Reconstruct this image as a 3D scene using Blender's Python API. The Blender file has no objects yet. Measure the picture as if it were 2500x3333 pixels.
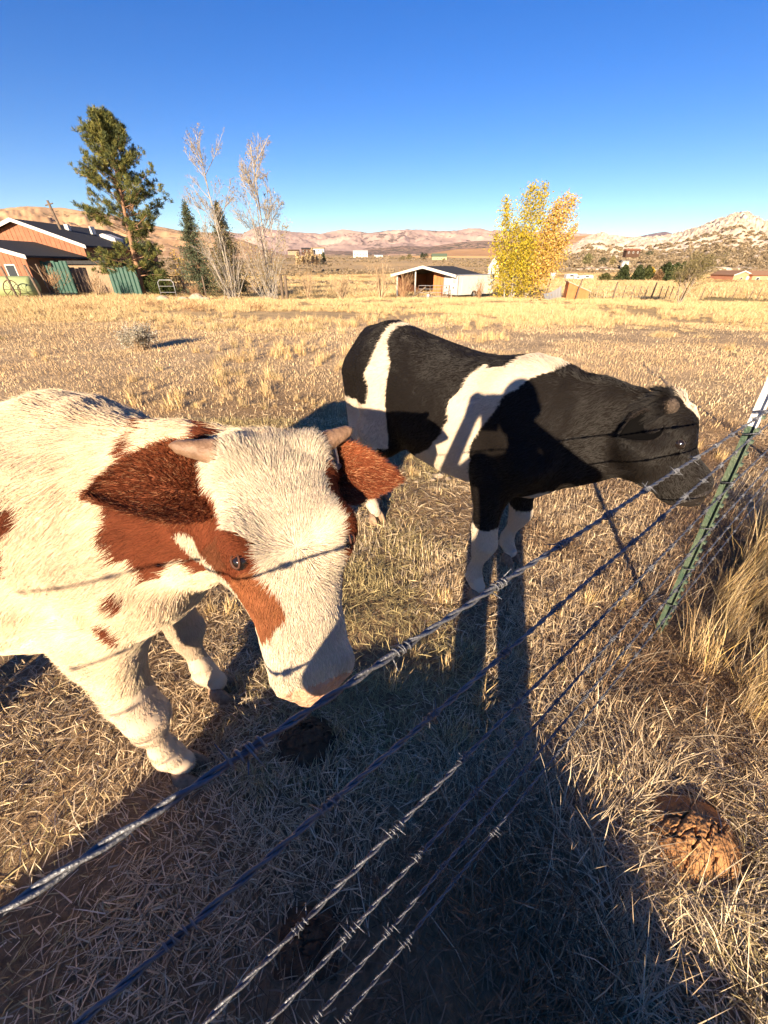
import bpy, bmesh, math, os
import numpy as np
from mathutils import Vector, Matrix
rng = np.random.default_rng(7)
sc = bpy.context.scene
col = sc.collection
R = math.radians

# ------------------------------------------------------------------ camera
CAM_H = 1.60
PITCH = R(32.6)
cd = bpy.data.cameras.new('camera'); cam = bpy.data.objects.new('camera', cd); col.objects.link(cam)
cam.location = (0, 0, CAM_H); cam.rotation_euler = (math.pi / 2 - PITCH, 0, 0)
cd.sensor_fit = 'VERTICAL'; cd.angle = 2 * math.atan(1.331); cd.clip_start = .01; cd.clip_end = 60000
sc.camera = cam
# ------------------------------------------------------------------ sky and sun
SUN_EL = R(16.0)
ANTI = Vector((.262, .965, 0)).normalized()          # direction in which shadows fall on the ground
w = bpy.data.worlds.new('World'); sc.world = w; w.use_nodes = True
wn = w.node_tree; bg = wn.nodes['Background']
st = wn.nodes.new('ShaderNodeTexSky'); st.sky_type = 'NISHITA'; st.sun_disc = False
st.sun_elevation = SUN_EL
sun_az = math.atan2(-ANTI.x, -ANTI.y)                # clockwise from +Y
st.sun_rotation = sun_az
st.altitude = 1500; st.air_density = 1.0; st.dust_density = .1; st.ozone_density = 2.2
hs = wn.nodes.new('ShaderNodeHueSaturation'); hs.inputs['Saturation'].default_value = 1.38; hs.inputs['Hue'].default_value = .520
wn.links.new(st.outputs[0], hs.inputs['Color']); wn.links.new(hs.outputs[0], bg.inputs[0]); bg.inputs[1].default_value = .059
sd = bpy.data.lights.new('sun', 'SUN'); sd.energy = 5.0; sd.angle = R(.53); sd.color = (1.0, .80, .56)
so = bpy.data.objects.new('sun', sd); col.objects.link(so)
sdir = Vector((ANTI.x * math.cos(SUN_EL), ANTI.y * math.cos(SUN_EL), -math.sin(SUN_EL)))
so.rotation_euler = sdir.to_track_quat('-Z', 'Y').to_euler(); so.location = (-10, -40, 20)
sc.view_settings.view_transform = 'Standard'; sc.view_settings.look = 'None'
sc.view_settings.exposure = 1.5; sc.view_settings.gamma = 1.0; sc.view_settings.use_curve_mapping = False
sc.cycles.max_bounces = 4; sc.cycles.diffuse_bounces = 2; sc.cycles.glossy_bounces = 2; sc.cycles.transparent_max_bounces = 8
sc.cycles.transmission_bounces = 4; sc.cycles.volume_bounces = 0
sc.cycles.use_denoising = True; sc.cycles.use_adaptive_sampling = True; sc.cycles.adaptive_threshold = .03
sc.cycles_curves.shape = 'RIBBONS'; sc.cycles_curves.subdivisions = 2
ONLY = os.environ.get('SCENE_ONLY', '')

# ------------------------------------------------------------------ helpers
def tag(o, label=None, cat=None, group=None, kind=None):
    if label: o['label'] = label
    if cat: o['category'] = cat
    if group: o['group'] = group
    if kind: o['kind'] = kind
    return o
def empty(name, loc=(0, 0, 0), rz=0, parent=None):
    o = bpy.data.objects.new(name, None); col.objects.link(o)
    o.location = loc; o.rotation_euler = (0, 0, rz); o.empty_display_size = .1
    if parent: o.parent = parent
    return o
def link(name, me, parent=None, mats=None, loc=None, rz=None):
    o = bpy.data.objects.new(name, me); col.objects.link(o)
    if parent: o.parent = parent
    if mats is not None and not me.materials:
        for m in (mats if isinstance(mats, (list, tuple)) else [mats]): me.materials.append(m)
    if loc is not None: o.location = loc
    if rz is not None: o.rotation_euler = (0, 0, rz)
    return o
def mesh(name, V, F, smooth=True):
    me = bpy.data.meshes.new(name); V = np.asarray(V, 'f'); 
    F = np.asarray(F, 'i') if not isinstance(F, list) else F
    if isinstance(F, np.ndarray):
        n = F.shape[1]; me.vertices.add(len(V)); me.vertices.foreach_set('co', V.ravel())
        me.loops.add(F.size); me.loops.foreach_set('vertex_index', F.ravel())
        me.polygons.add(len(F)); me.polygons.foreach_set('loop_start', np.arange(0, F.size, n, dtype='i'))
        me.update(calc_edges=True); 
    else:
        me.from_pydata([tuple(v) for v in V], [], F); me.update()
    if smooth: me.polygons.foreach_set('use_smooth', np.ones(len(me.polygons), bool))
    return me
def set_col(me, name, C, domain='POINT'):
    a = me.attributes.new(name, 'FLOAT_COLOR', domain)
    C = np.asarray(C, 'f')
    if C.shape[1] == 3: C = np.concatenate([C, np.ones((len(C), 1), 'f')], 1)
    a.data.foreach_set('color', C.ravel()); return a
class MB:
    """collects simple solids, built as ONE mesh"""
    def __init__(s): s.v = []; s.f = []
    def add(s, V, F):
        b = len(s.v); s.v += [tuple(p) for p in V]; s.f += [tuple(i + b for i in f) for f in F]; return s
    def hexa(s, P): return s.add(P, [(0, 3, 2, 1), (4, 5, 6, 7), (0, 1, 5, 4), (1, 2, 6, 5), (2, 3, 7, 6), (3, 0, 4, 7)])
    def box(s, x0, x1, y0, y1, z0, z1):
        return s.hexa([(x0, y0, z0), (x1, y0, z0), (x1, y1, z0), (x0, y1, z0), (x0, y0, z1), (x1, y0, z1), (x1, y1, z1), (x0, y1, z1)])
    def tube(s, pts, rad, n=6, cap=True):
        pts = [Vector(p) for p in pts]; rad = rad if hasattr(rad, '__len__') else [rad] * len(pts)
        V = []; F = []; ref = None
        for i, p in enumerate(pts):
            d = (pts[min(i + 1, len(pts) - 1)] - pts[max(i - 1, 0)]).normalized()
            if ref is None: ref = Vector((0, 0, 1)) if abs(d.z) < .9 else Vector((1, 0, 0))
            a = (ref - d * ref.dot(d)).normalized(); ref = a; b = d.cross(a)
            for k in range(n):
                t = 2 * math.pi * k / n; V.append(p + (a * math.cos(t) + b * math.sin(t)) * rad[i])
        for i in range(len(pts) - 1):
            for k in range(n):
                F.append((i * n + k, i * n + (k + 1) % n, (i + 1) * n + (k + 1) % n, (i + 1) * n + k))
        if cap: F.append(tuple(range(n - 1, -1, -1))); F.append(tuple((len(pts) - 1) * n + k for k in range(n)))
        return s.add(V, F)
    def prism(s, poly, d):
        """polygon (list of 3d points) extruded along vector d"""
        n = len(poly); d = Vector(d); P = [Vector(p) for p in poly]; Q = [p + d for p in P]
        F = [tuple(range(n - 1, -1, -1)), tuple(range(n, 2 * n))] + [(i, (i + 1) % n, n + (i + 1) % n, n + i) for i in range(n)]
        return s.add(P + Q, F)
    def mesh(s, name, smooth=False): return mesh(name, np.array(s.v, 'f'), s.f, smooth)
    def build(s, name, mat, parent=None, smooth=False, loc=None, rz=None):
        me = s.mesh(name, smooth); return link(name, me, parent, mat, loc, rz)
# materials -------------------------------------------------------------
def mat(name, colr=(.5, .5, .5), rough=.8, metal=0., spec=.3, var=0., vscale=8., bump=0., bscale=40., col2=None, attr=None, transl=0.):
    m = bpy.data.materials.new(name); m.use_nodes = True; n = m.node_tree; b = n.nodes['Principled BSDF']
    b.inputs['Roughness'].default_value = rough; b.inputs['Metallic'].default_value = metal
    b.inputs['Specular IOR Level'].default_value = spec; b.inputs['Base Color'].default_value = (*colr, 1)
    tc = n.nodes.new('ShaderNodeTexCoord'); src = None
    if attr:
        at = n.nodes.new('ShaderNodeAttribute'); at.attribute_name = attr; src = at.outputs['Color']
    if var or col2:
        nz = n.nodes.new('ShaderNodeTexNoise'); nz.inputs['Scale'].default_value = vscale; nz.inputs['Detail'].default_value = 6
        n.links.new(tc.outputs['Object'], nz.inputs['Vector'])
        mx = n.nodes.new('ShaderNodeMix'); mx.data_type = 'RGBA'
        rp = n.nodes.new('ShaderNodeMapRange'); rp.inputs[1].default_value = .3; rp.inputs[2].default_value = .7
        n.links.new(nz.outputs[0], rp.inputs[0]); n.links.new(rp.outputs[0], mx.inputs[0])
        if attr:
            mx.blend_type = 'MULTIPLY'; n.links.new(src, mx.inputs[6]); c2 = (1 - var,) * 3
        else:
            mx.inputs[6].default_value = (*colr, 1); c2 = col2 or tuple(c * (1 - var) for c in colr)
        mx.inputs[7].default_value = (*c2, 1); src = mx.outputs[2]
    if src is not None: n.links.new(src, b.inputs['Base Color'])
    if bump:
        n2 = n.nodes.new('ShaderNodeTexNoise'); n2.inputs['Scale'].default_value = bscale; n2.inputs['Detail'].default_value = 8
        n.links.new(tc.outputs['Object'], n2.inputs['Vector'])
        bp = n.nodes.new('ShaderNodeBump'); bp.inputs['Strength'].default_value = bump; bp.inputs['Distance'].default_value = .02
        n.links.new(n2.outputs[0], bp.inputs['Height']); n.links.new(bp.outputs[0], b.inputs['Normal'])
    if transl:
        tr = n.nodes.new('ShaderNodeBsdfTranslucent'); ms = n.nodes.new('ShaderNodeMixShader'); ms.inputs[0].default_value = transl
        if src is not None: n.links.new(src, tr.inputs[0])
        else: tr.inputs[0].default_value = (*colr, 1)
        n.links.new(b.outputs[0], ms.inputs[1]); n.links.new(tr.outputs[0], ms.inputs[2])
        n.links.new(ms.outputs[0], n.nodes['Material Output'].inputs[0])
    return m
# value noise in numpy, used for terrain, coats and bark
_perm = np.random.default_rng(3).random((64, 64, 64)).astype('f')
_pf = _perm.ravel()
def vnoise(P):
    P = np.asarray(P, 'd'); i = np.floor(P).astype('i4'); f = (P - i).astype('f'); i &= 63; j_ = (i + 1) & 63; f = f * f * (3 - 2 * f); r = 0
    for dx in (0, 1):
        for dy in (0, 1):
            for dz in (0, 1):
                wgt = (f[:, 0] if dx else 1 - f[:, 0]) * (f[:, 1] if dy else 1 - f[:, 1]) * (f[:, 2] if dz else 1 - f[:, 2])
                r = r + wgt * _pf[((j_ if dx else i)[:, 0] << 12) + ((j_ if dy else i)[:, 1] << 6) + (j_ if dz else i)[:, 2]]
    return r
def fbm(P, oct=4, gain=.5):
    P = np.asarray(P, 'd'); r = 0; a = 1; t = 0
    for o in range(oct): r = r + a * vnoise(P * 2 ** o + 17.3 * o); t += a; a *= gain
    return r / t
# ------------------------------------------------------------------ implicit surfaces for bodies
def smin(a, b, k):
    h = np.maximum(k - np.abs(a - b), 0) / k
    return np.minimum(a, b) - h * h * k * .25
class Body:
    """smooth union of lofts and tapered limbs; polygonised as one continuous mesh"""
    def __init__(s): s.p = []
    def limb(s, pts, rad, k=.04):
        for i in range(len(pts) - 1):
            s.p.append(('c', np.array(pts[i], 'd'), np.array(pts[i + 1], 'd'), rad[i], rad[i + 1], k if i == 0 else min(k, .045)))
        return s
    def ball(s, c, r, k=.03, sc_=(1, 1, 1), rot=None): s.p.append(('e', np.array(c, 'd'), np.array(sc_, 'd') * r, k, rot)); return s
    def loft(s, org, X, Z, prof, k=.05, n=2.3):
        """prof rows: s, top, bottom, halfwidth along axis X; Z is the up side"""
        X = np.array(X, 'd'); X /= np.linalg.norm(X); Z = np.array(Z, 'd'); Z -= X * Z.dot(X); Z /= np.linalg.norm(Z)
        s.p.append(('l', np.array(org, 'd'), X, np.cross(Z, X), Z, np.array(prof, 'd'), k, n)); return s
    def cut(s, c, r, k=.01): s.p.append(('s', np.array(c, 'd'), r, k)); return s
    def __call__(s, P, far=.14):
        P = np.asarray(P, 'f'); f = np.full(len(P), .6, 'f')
        for q in s.p:
            if q[0] == 'c': lo = np.minimum(q[1], q[2]) - max(q[3], q[4]) - far; hi = np.maximum(q[1], q[2]) + max(q[3], q[4]) + far
            elif q[0] == 'e': lo = q[1] - q[2].max() - far; hi = q[1] + q[2].max() + far
            elif q[0] == 's': lo = q[1] - q[2] - .05; hi = q[1] + q[2] + .05
            else: lo = None
            if lo is None: f = s.one(q, P, f)
            else:
                m = np.flatnonzero(((P[:, 0] > lo[0]) & (P[:, 0] < hi[0]) & (P[:, 1] > lo[1]) & (P[:, 1] < hi[1]) & (P[:, 2] > lo[2]) & (P[:, 2] < hi[2])))
                if len(m): f[m] = s.one(q, P[m], f[m])
        return f
    def one(s, q, P, f):
        for q in (q,):
            if q[0] == 'c':
                _, a, b, r1, r2, k = q; ab = b - a; L2 = ab.dot(ab)
                t = np.clip(((P - a) @ ab) / L2, 0, 1); d = np.linalg.norm(P - a - t[:, None] * ab, axis=1) - (r1 + (r2 - r1) * t)
                f = smin(f, d, k)
            elif q[0] == 'e':
                _, c, r, k, rot = q; D = P - c
                if rot is not None: D = D @ rot
                D = D / r; l = np.linalg.norm(D, axis=1); d = (l - 1) * r.min(); f = smin(f, d, k)
            elif q[0] == 's':
                _, c, r, k = q; d = r - np.linalg.norm(P - c, axis=1); f = -smin(-f, -d, k)
            else:
                _, o, X, Y, Z, pr, k, n = q; D = P - o; x = D @ X; y = np.abs(D @ Y); z = D @ Z
                t = np.interp(x, pr[:, 0], pr[:, 1]); b = np.interp(x, pr[:, 0], pr[:, 2]); wd = np.interp(x, pr[:, 0], pr[:, 3])
                zc = (t + b) / 2; hh = np.maximum((t - b) / 2, .004); wd = np.maximum(wd, .004)
                q_ = ((y / wd) ** n + (np.abs(z - zc) / hh) ** n) ** (1 / n)
                d = (q_ - 1) * np.minimum(wd, hh); ex = np.maximum(np.maximum(pr[0, 0] - x, x - pr[-1, 0]), 0)
                d = np.where(ex > 0, np.hypot(np.maximum(d, 0), ex), d); f = smin(f, d, k)
        return f
    def poly(s, lo, hi, h=.008):
        lo = np.array(lo, 'd'); N = np.ceil((np.array(hi) - lo) / (4 * h)).astype(int) + 1
        g = np.stack(np.meshgrid(*[np.arange(n) for n in N], indexing='ij'), -1).reshape(-1, 3)
        fc = s(lo + g * 4 * h).reshape(N)
        act = np.abs(fc) < .045
        up = lambda A: A.repeat(4, 0).repeat(4, 1).repeat(4, 2)
        # coarse samples sit at the centre of 4x4x4 blocks
        F = up(np.where(fc < 0, -1., 1.)); idx = np.argwhere(up(act))
        off = lo - 1.5 * h
        F[idx[:, 0], idx[:, 1], idx[:, 2]] = s(off + idx * h)
        V, Q = surface_nets(F); V = off + V * h
        e = h * .5
        for it in range(2):
            f0 = s(V); G = s.grad(V, e); V = V - (f0 / np.maximum((G * G).sum(1), .05))[:, None].clip(-h, h) * G
        G = s.grad(V, e); G /= np.linalg.norm(G, axis=1)[:, None] + 1e-9
        return V, Q, G
    def grad(s, V, e):
        G = np.empty_like(V)
        for a in range(3):
            d = np.zeros(3); d[a] = e; G[:, a] = (s(V + d) - s(V - d)) / (2 * e)
        return G
def surface_nets(F):
    ins = F < 0; c = np.zeros(np.array(F.shape) - 1, 'i1')
    sl = [slice(0, -1), slice(1, None)]
    for a in (0, 1):
        for b in (0, 1):
            for d in (0, 1): c += ins[sl[a], sl[b], sl[d]]
    cells = np.argwhere((c > 0) & (c < 8)); vid = np.full(c.shape, -1, 'i4'); vid[tuple(cells.T)] = np.arange(len(cells))
    acc = np.zeros((len(cells), 3)); cnt = np.zeros(len(cells)); i, j, k = cells.T
    for ax in range(3):
        o = [a for a in range(3) if a != ax]
        for u in (0, 1):
            for v in (0, 1):
                p = np.zeros(3, int); p[o[0]] = u; p[o[1]] = v; q = p.copy(); q[ax] = 1
                A = F[i + p[0], j + p[1], k + p[2]]; B = F[i + q[0], j + q[1], k + q[2]]; m = (A < 0) != (B < 0)
                t = np.where(m, A / np.where(m, A - B, 1), 0)
                pos = np.tile(p.astype('d'), (len(cells), 1)); pos[:, ax] = t
                acc += np.where(m[:, None], pos, 0); cnt += m
    V = cells + acc / cnt[:, None]; Q = []
    for ax in range(3):
        o = [(ax + 1) % 3, (ax + 2) % 3]
        A = ins[tuple(slice(0, -1) if a == ax else slice(1, -1) for a in range(3))]
        B = ins[tuple(slice(1, None) if a == ax else slice(1, -1) for a in range(3))]
        for rev in (False, True):
            e = np.argwhere(A & ~B if not rev else ~A & B); e[:, o[0]] += 1; e[:, o[1]] += 1
            def cv(du, dv):
                x = e.copy(); x[:, o[0]] -= du; x[:, o[1]] -= dv; return vid[tuple(x.T)]
            q = np.stack([cv(1, 1), cv(0, 1), cv(0, 0), cv(1, 0)], 1); Q.append(q[:, ::-1] if rev else q)
    return V, np.concatenate(Q)
def fur_curves(name, P, D, L, C, mat_, parent, npt=4, rad=.0006, curl=.25, bend=None, seed=1, N=None):
    """one Curves object: roots P, directions D, lengths L, colours C"""
    r = np.random.default_rng(seed); n = len(P); t = np.linspace(0, 1, npt)
    D = D / (np.linalg.norm(D, axis=1)[:, None] + 1e-9)
    S = r.normal(size=(n, 3)) * curl
    if N is not None: S = S - N * (S * N).sum(1)[:, None] * .85
    B = np.zeros((n, 3)) if bend is None else bend
    pts = P[:, None, :] + L[:, None, None] * (D[:, None, :] * t[None, :, None] + (S + B)[:, None, :] * (t ** 2)[None, :, None] * .5)
    hc = bpy.data.hair_curves.new(name); hc.add_curves([npt] * n)
    hc.attributes['position'].data.foreach_set('vector', pts.astype('f').ravel())
    a = hc.attributes.get('radius') or hc.attributes.new('radius', 'FLOAT', 'POINT')
    rd = rad * (np.ones((n, 1)) * (1 - .85 * t ** 1.5)[None, :]); a.data.foreach_set('value', rd.astype('f').ravel())
    ca = hc.attributes.new('tint', 'FLOAT_COLOR', 'CURVE'); ca.data.foreach_set('color', np.concatenate([C, np.ones((n, 1))], 1).astype('f').ravel())
    hc.materials.append(mat_); o = bpy.data.objects.new(name, hc); col.objects.link(o)
    if parent: o.parent = parent
    return o
def sample_mesh(V, Q, G, n, seed=1, wt=None):
    r = np.random.default_rng(seed); T = np.concatenate([Q[:, [0, 1, 2]], Q[:, [0, 2, 3]]])
    A = np.linalg.norm(np.cross(V[T[:, 1]] - V[T[:, 0]], V[T[:, 2]] - V[T[:, 0]]), axis=1)
    if wt is not None: A = A * wt[T].mean(1)
    t = r.choice(len(T), n, p=A / A.sum()); u = r.random((n, 2)); f = u.sum(1) > 1; u[f] = 1 - u[f]
    b = np.stack([1 - u.sum(1), u[:, 0], u[:, 1]], 1)
    P = (V[T[t]] * b[:, :, None]).sum(1); N = (G[T[t]] * b[:, :, None]).sum(1); N /= np.linalg.norm(N, axis=1)[:, None] + 1e-9
    return P, N
# ------------------------------------------------------------------ terrain
def sstep(x, a, b): t = np.clip((x - a) / (b - a), 0, 1); return t * t * (3 - 2 * t)
def ground_z(x, y):
    x = np.asarray(x, 'd'); y = np.asarray(y, 'd'); d = np.hypot(x, y)
    fall = np.interp(d, [0, 9, 20, 45, 70, 150, 260, 600, 1500, 4000, 14000], [0, 0, -.30, -1.15, -1.6, -2.1, -.5, 9, 30, 40, 40])
    lat = np.where(d < 150, .30 + .70 * sstep(x / np.maximum(d, 1e-3), -.75, .02), 1.)
    lat = lat + (1 - lat) * sstep(d, 60, 150)
    P = np.stack([x, y, 0 * x], -1).reshape(-1, 3)
    n = (fbm(P * .35, 2) - .5).reshape(x.shape) * .10 * sstep(d, 2.5, 8) + (fbm(P * 1.9 + 9, 2) - .5).reshape(x.shape) * .022 * sstep(d, .8, 2)
    big = (fbm(P * .012 + 3, 3) - .5).reshape(x.shape) * np.interp(d, [60, 150, 400, 2000], [0, 1.2, 6, 14])
    return fall * lat + n + big
F_ = Vector((0, math.cos(PITCH), -math.sin(PITCH))); U_ = Vector((0, math.sin(PITCH), math.cos(PITCH)))
def ray(px, py):
    u = (px - 829.5) / 1106 * 1.331; v = (1106 - py) / 1106 * 1.331
    return Vector((u, v * math.sin(PITCH) + math.cos(PITCH), v * math.cos(PITCH) - math.sin(PITCH)))
def spot(px, D):
    """a place on the ground in the direction of a photo column, D metres ahead"""
    d = ray(px, 600); x = d.x / d.y * D; return Vector((x, D, float(ground_z(x, D))))
def height_at(px, py, D): d = ray(px, py); return 1.6 + d.z / d.y * D
# the field as one sheet reaching the horizon: rings about the viewpoint
NA, NR = 420, 300
rr = np.concatenate([[.0], .12 * (16000 / .12) ** (np.arange(NR) / (NR - 1))]); aa = np.linspace(0, 2 * np.pi, NA, endpoint=False)
RR, AA = np.meshgrid(rr, aa, indexing='ij'); TX = RR * np.sin(AA); TY = RR * np.cos(AA); TZ = ground_z(TX.ravel(), TY.ravel()).reshape(TX.shape)
idx = np.arange((NR + 1) * NA).reshape(NR + 1, NA); nx_ = np.roll(idx, -1, 1)
TF = np.stack([idx[:-1], nx_[:-1], nx_[1:], idx[1:]], -1).reshape(-1, 4)[:, ::-1]
TV = np.stack([TX, TY, TZ], -1).reshape(-1, 3); tme = mesh('ground', TV, TF[:, ::-1])
d = np.hypot(TV[:, 0], TV[:, 1]); x, y = TV[:, 0], TV[:, 1]
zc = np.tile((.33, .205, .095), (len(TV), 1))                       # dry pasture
def zone(mask, c):
    m = np.clip(mask, 0, 1)[:, None]; zc[:] = zc * (1 - m) + np.array(c) * m
nz = fbm(np.stack([x, y, 0 * x], 1) * .09, 3) - .5
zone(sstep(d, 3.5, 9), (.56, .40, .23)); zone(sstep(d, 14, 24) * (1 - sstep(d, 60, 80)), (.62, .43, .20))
gs = sstep(y + 8 * nz, 41, 44) * (1 - sstep(y + 8 * nz, 55, 60)) * sstep(x, 8, 13); zone(gs * .75, (.26, .22, .075))
zone(sstep(d, 64, 76), (.66, .42, .16)); 
stripe = .5 + .5 * np.sin(y * .35 + 5 * nz); zone(sstep(d, 64, 76) * (1 - sstep(d, 200, 260)) * stripe * .3, (.42, .26, .10))
zone(sstep(d, 170, 260) * .9, (.54, .38, .20)); zone(sstep(d + 500 * nz, 330, 420) * .6, (.46, .34, .20)); zone(sstep(nz, .08, .2) * sstep(d, 250, 350) * .8, (.64, .44, .20))
zone(sstep(d, 900, 1600), (.42, .27, .15))
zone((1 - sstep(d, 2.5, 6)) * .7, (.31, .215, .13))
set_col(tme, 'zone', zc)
def ground_mat():
    m = mat('dry_ground', attr='zone', rough=.95, spec=.1); n = m.node_tree; b = n.nodes['Principled BSDF']; tc = [q for q in n.nodes if q.type == 'TEX_COORD'][0]; at = [q for q in n.nodes if q.type == 'ATTRIBUTE'][0]
    def noise(s, det=6, rough=.6):
        q = n.nodes.new('ShaderNodeTexNoise'); q.inputs['Scale'].default_value = s; q.inputs['Detail'].default_value = det; q.inputs['Roughness'].default_value = rough
        n.links.new(tc.outputs['Object'], q.inputs['Vector']); return q.outputs[0]
    def ramp(src, a, c, lo, hi):
        q = n.nodes.new('ShaderNodeMapRange'); q.inputs[1].default_value = a; q.inputs[2].default_value = c; q.inputs[3].default_value = lo; q.inputs[4].default_value = hi; n.links.new(src, q.inputs[0]); return q.outputs[0]
    def mulc(src, fac):
        q = n.nodes.new('ShaderNodeVectorMath'); q.operation = 'SCALE'; n.links.new(src, q.inputs[0]); n.links.new(fac, q.inputs['Scale']); return q.outputs[0]
    c = mulc(at.outputs['Color'], ramp(noise(1.3), .3, .7, .72, 1.2)); c = mulc(c, ramp(noise(34, 4), .3, .7, .65, 1.3)); c = mulc(c, ramp(noise(.12, 4), .3, .7, .82, 1.15))
    n.links.new(c, b.inputs['Base Color'])
    bp = n.nodes.new('ShaderNodeBump'); bp.inputs['Strength'].default_value = .9; bp.inputs['Distance'].default_value = .03; n.links.new(noise(28, 8, .7), bp.inputs['Height']); n.links.new(bp.outputs[0], b.inputs['Normal'])
    return m
M_ground = ground_mat()
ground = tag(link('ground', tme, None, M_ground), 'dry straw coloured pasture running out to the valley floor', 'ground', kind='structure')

# ------------------------------------------------------------------ hills
def hill_mat(name, c1, c2, c3, s1, s2, speck=(.10, .09, .05), amt=.5, sscale=.05):
    """bare slopes with patches of a second earth and a scatter of dark scrub"""
    m = mat(name, c1, .95, spec=.05); n = m.node_tree; b = n.nodes['Principled BSDF']; tc = [q for q in n.nodes if q.type == 'TEX_COORD'][0]
    def noise(s, det=7, rough=.6):
        q = n.nodes.new('ShaderNodeTexNoise'); q.inputs['Scale'].default_value = s; q.inputs['Detail'].default_value = det; q.inputs['Roughness'].default_value = rough
        n.links.new(tc.outputs['Object'], q.inputs['Vector']); return q.outputs[0]
    def mix(fac, a, c, lo, hi):
        r_ = n.nodes.new('ShaderNodeMapRange'); r_.inputs[1].default_value = lo; r_.inputs[2].default_value = hi; n.links.new(fac, r_.inputs[0])
        q = n.nodes.new('ShaderNodeMix'); q.data_type = 'RGBA'; n.links.new(r_.outputs[0], q.inputs[0])
        for s_, i in ((a, 6), (c, 7)):
            if isinstance(s_, tuple): q.inputs[i].default_value = (*s_, 1)
            else: n.links.new(s_, q.inputs[i])
        return q.outputs[2]
    at = n.nodes.new('ShaderNodeAttribute'); at.attribute_name = 'scrub'
    a = mix(noise(s1), c1, c2, .4, .6); a = mix(noise(s2), a, c3, .5, .68)
    sp = n.nodes.new('ShaderNodeMath'); sp.operation = 'MULTIPLY_ADD'; n.links.new(at.outputs['Fac'], sp.inputs[0]); sp.inputs[1].default_value = .5; n.links.new(noise(sscale, 3, .75), sp.inputs[2])
    a = mix(sp.outputs[0], a, speck, .62, .70); n.links.new(a, b.inputs['Base Color']); return m
def skyline_hill(name, sky, D0, D1, base, m, label, rough=1., fine=1., nr=70, na=420, crest=.75, shape=1.4, scrub=None, seed=0., cat='hill', rock=0.):
    """a hill whose crest follows the given skyline, with gullies; a real heightfield between D0 and D1 metres"""
    px = np.array([p for p, _ in sky], 'd'); cr = np.array([height_at(p, q, 1.) - 1.6 for p, q in sky])     # slope of sight to the crest
    u = np.linspace(px[0], px[-1], na); t = np.linspace(0, 1.25, nr); Uu, Tt = np.meshgrid(u, t, indexing='xy')
    dist = D0 + (D1 - D0) * Tt; tanx = (Uu - 829.5) / 1106 * 1.331 / 1.25; X = tanx * dist; Y = dist
    Dc = D0 + (D1 - D0) * crest; H = np.interp(Uu, px, cr) * Dc + 1.6
    P = np.stack([X, Y, np.full_like(X, seed)], -1).reshape(-1, 3) / (D1 - D0)
    gul = (1 - np.abs(fbm(P * 5 * fine + seed, 5, .55) * 2 - 1).reshape(X.shape)) ; gul2 = fbm(P * 17 * fine + seed, 4, .6).reshape(X.shape)
    f = np.where(Tt < crest, np.clip(Tt / crest, 0, 1) ** shape, 1 - (np.maximum(Tt - crest, 0) / (1.25 - crest)) ** 1.6)
    amp = (H - base) * rough * np.clip(f, 0, 1) * np.clip(1.05 - f, 0.06, 1)
    Z = base + (H - base) * f + amp * ((gul - .72) * 1.5 + (gul2 - .5) * .6)
    if rock:
        rk = fbm(P * 60 + seed, 4, .6).reshape(X.shape); rk = np.abs(rk - .5) * 2; hi = sstep(f, .35, .8) * np.clip((H - base) / (H.max() - base), 0, 1); Z = Z + rock * hi * ((1 - rk) ** 2 * 1.0 - .55) * (H.max() - base)
    Z = np.where(Tt < .02, base - 6, Z); I = np.arange(nr * na).reshape(nr, na)
    Fq = np.stack([I[:-1, :-1], I[:-1, 1:], I[1:, 1:], I[1:, :-1]], -1).reshape(-1, 4)
    me = mesh(name, np.stack([X, Y, Z], -1).reshape(-1, 3), Fq)
    sv = (scrub(Uu, f, gul) if scrub else 0 * f); a = me.attributes.new('scrub', 'FLOAT', 'POINT'); a.data.foreach_set('value', np.asarray(sv, 'f').ravel())
    o = link(name, me, None, m); tag(o, label, cat, kind='structure'); return o, (X, Y, Z, f)
HM_left = hill_mat('left_hill_earth', (.60, .385, .215), (.48, .30, .17), (.66, .45, .26), .012, .03, (.20, .155, .085), sscale=.11)
HM_far = hill_mat('far_mountain_earth', (.54, .385, .32), (.43, .31, .265), (.62, .46, .36), .0022, .006, (.20, .155, .14), sscale=.012)
HM_tan = hill_mat('tan_hill_earth', (.58, .34, .17), (.50, .29, .15), (.62, .40, .21), .006, .02, (.30, .2, .1), sscale=.05)
HM_mid = hill_mat('wooded_hill_earth', (.44, .29, .22), (.33, .22, .17), (.52, .36, .25), .004, .01, (.12, .11, .085), sscale=.045)
HM_peak = hill_mat('distant_peak_earth', (.24, .17, .19), (.20, .15, .17), (.28, .2, .2), .002, .006, (.12, .1, .1), sscale=.01)
HM_rock = hill_mat('granite_ridge', (.76, .63, .49), (.62, .48, .35), (.82, .70, .56), .05, .13, (.22, .17, .10), sscale=.30)
H1, _ = skyline_hill('hill', [(-700, 520), (-400, 480), (-100, 452), (0, 450), (80, 447), (150, 452), (220, 460), (280, 474), (330, 487), (390, 497), (450, 505), (520, 520), (620, 556)], 420, 1250, 6, HM_left, 'broad tan hill rising behind the house with dark scrub in its gullies', rough=.9, fine=1.8, scrub=lambda u, f, g: .26 * (g < .66) + .12 * ((u > 230) & (u < 330)), seed=2.1)
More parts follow.
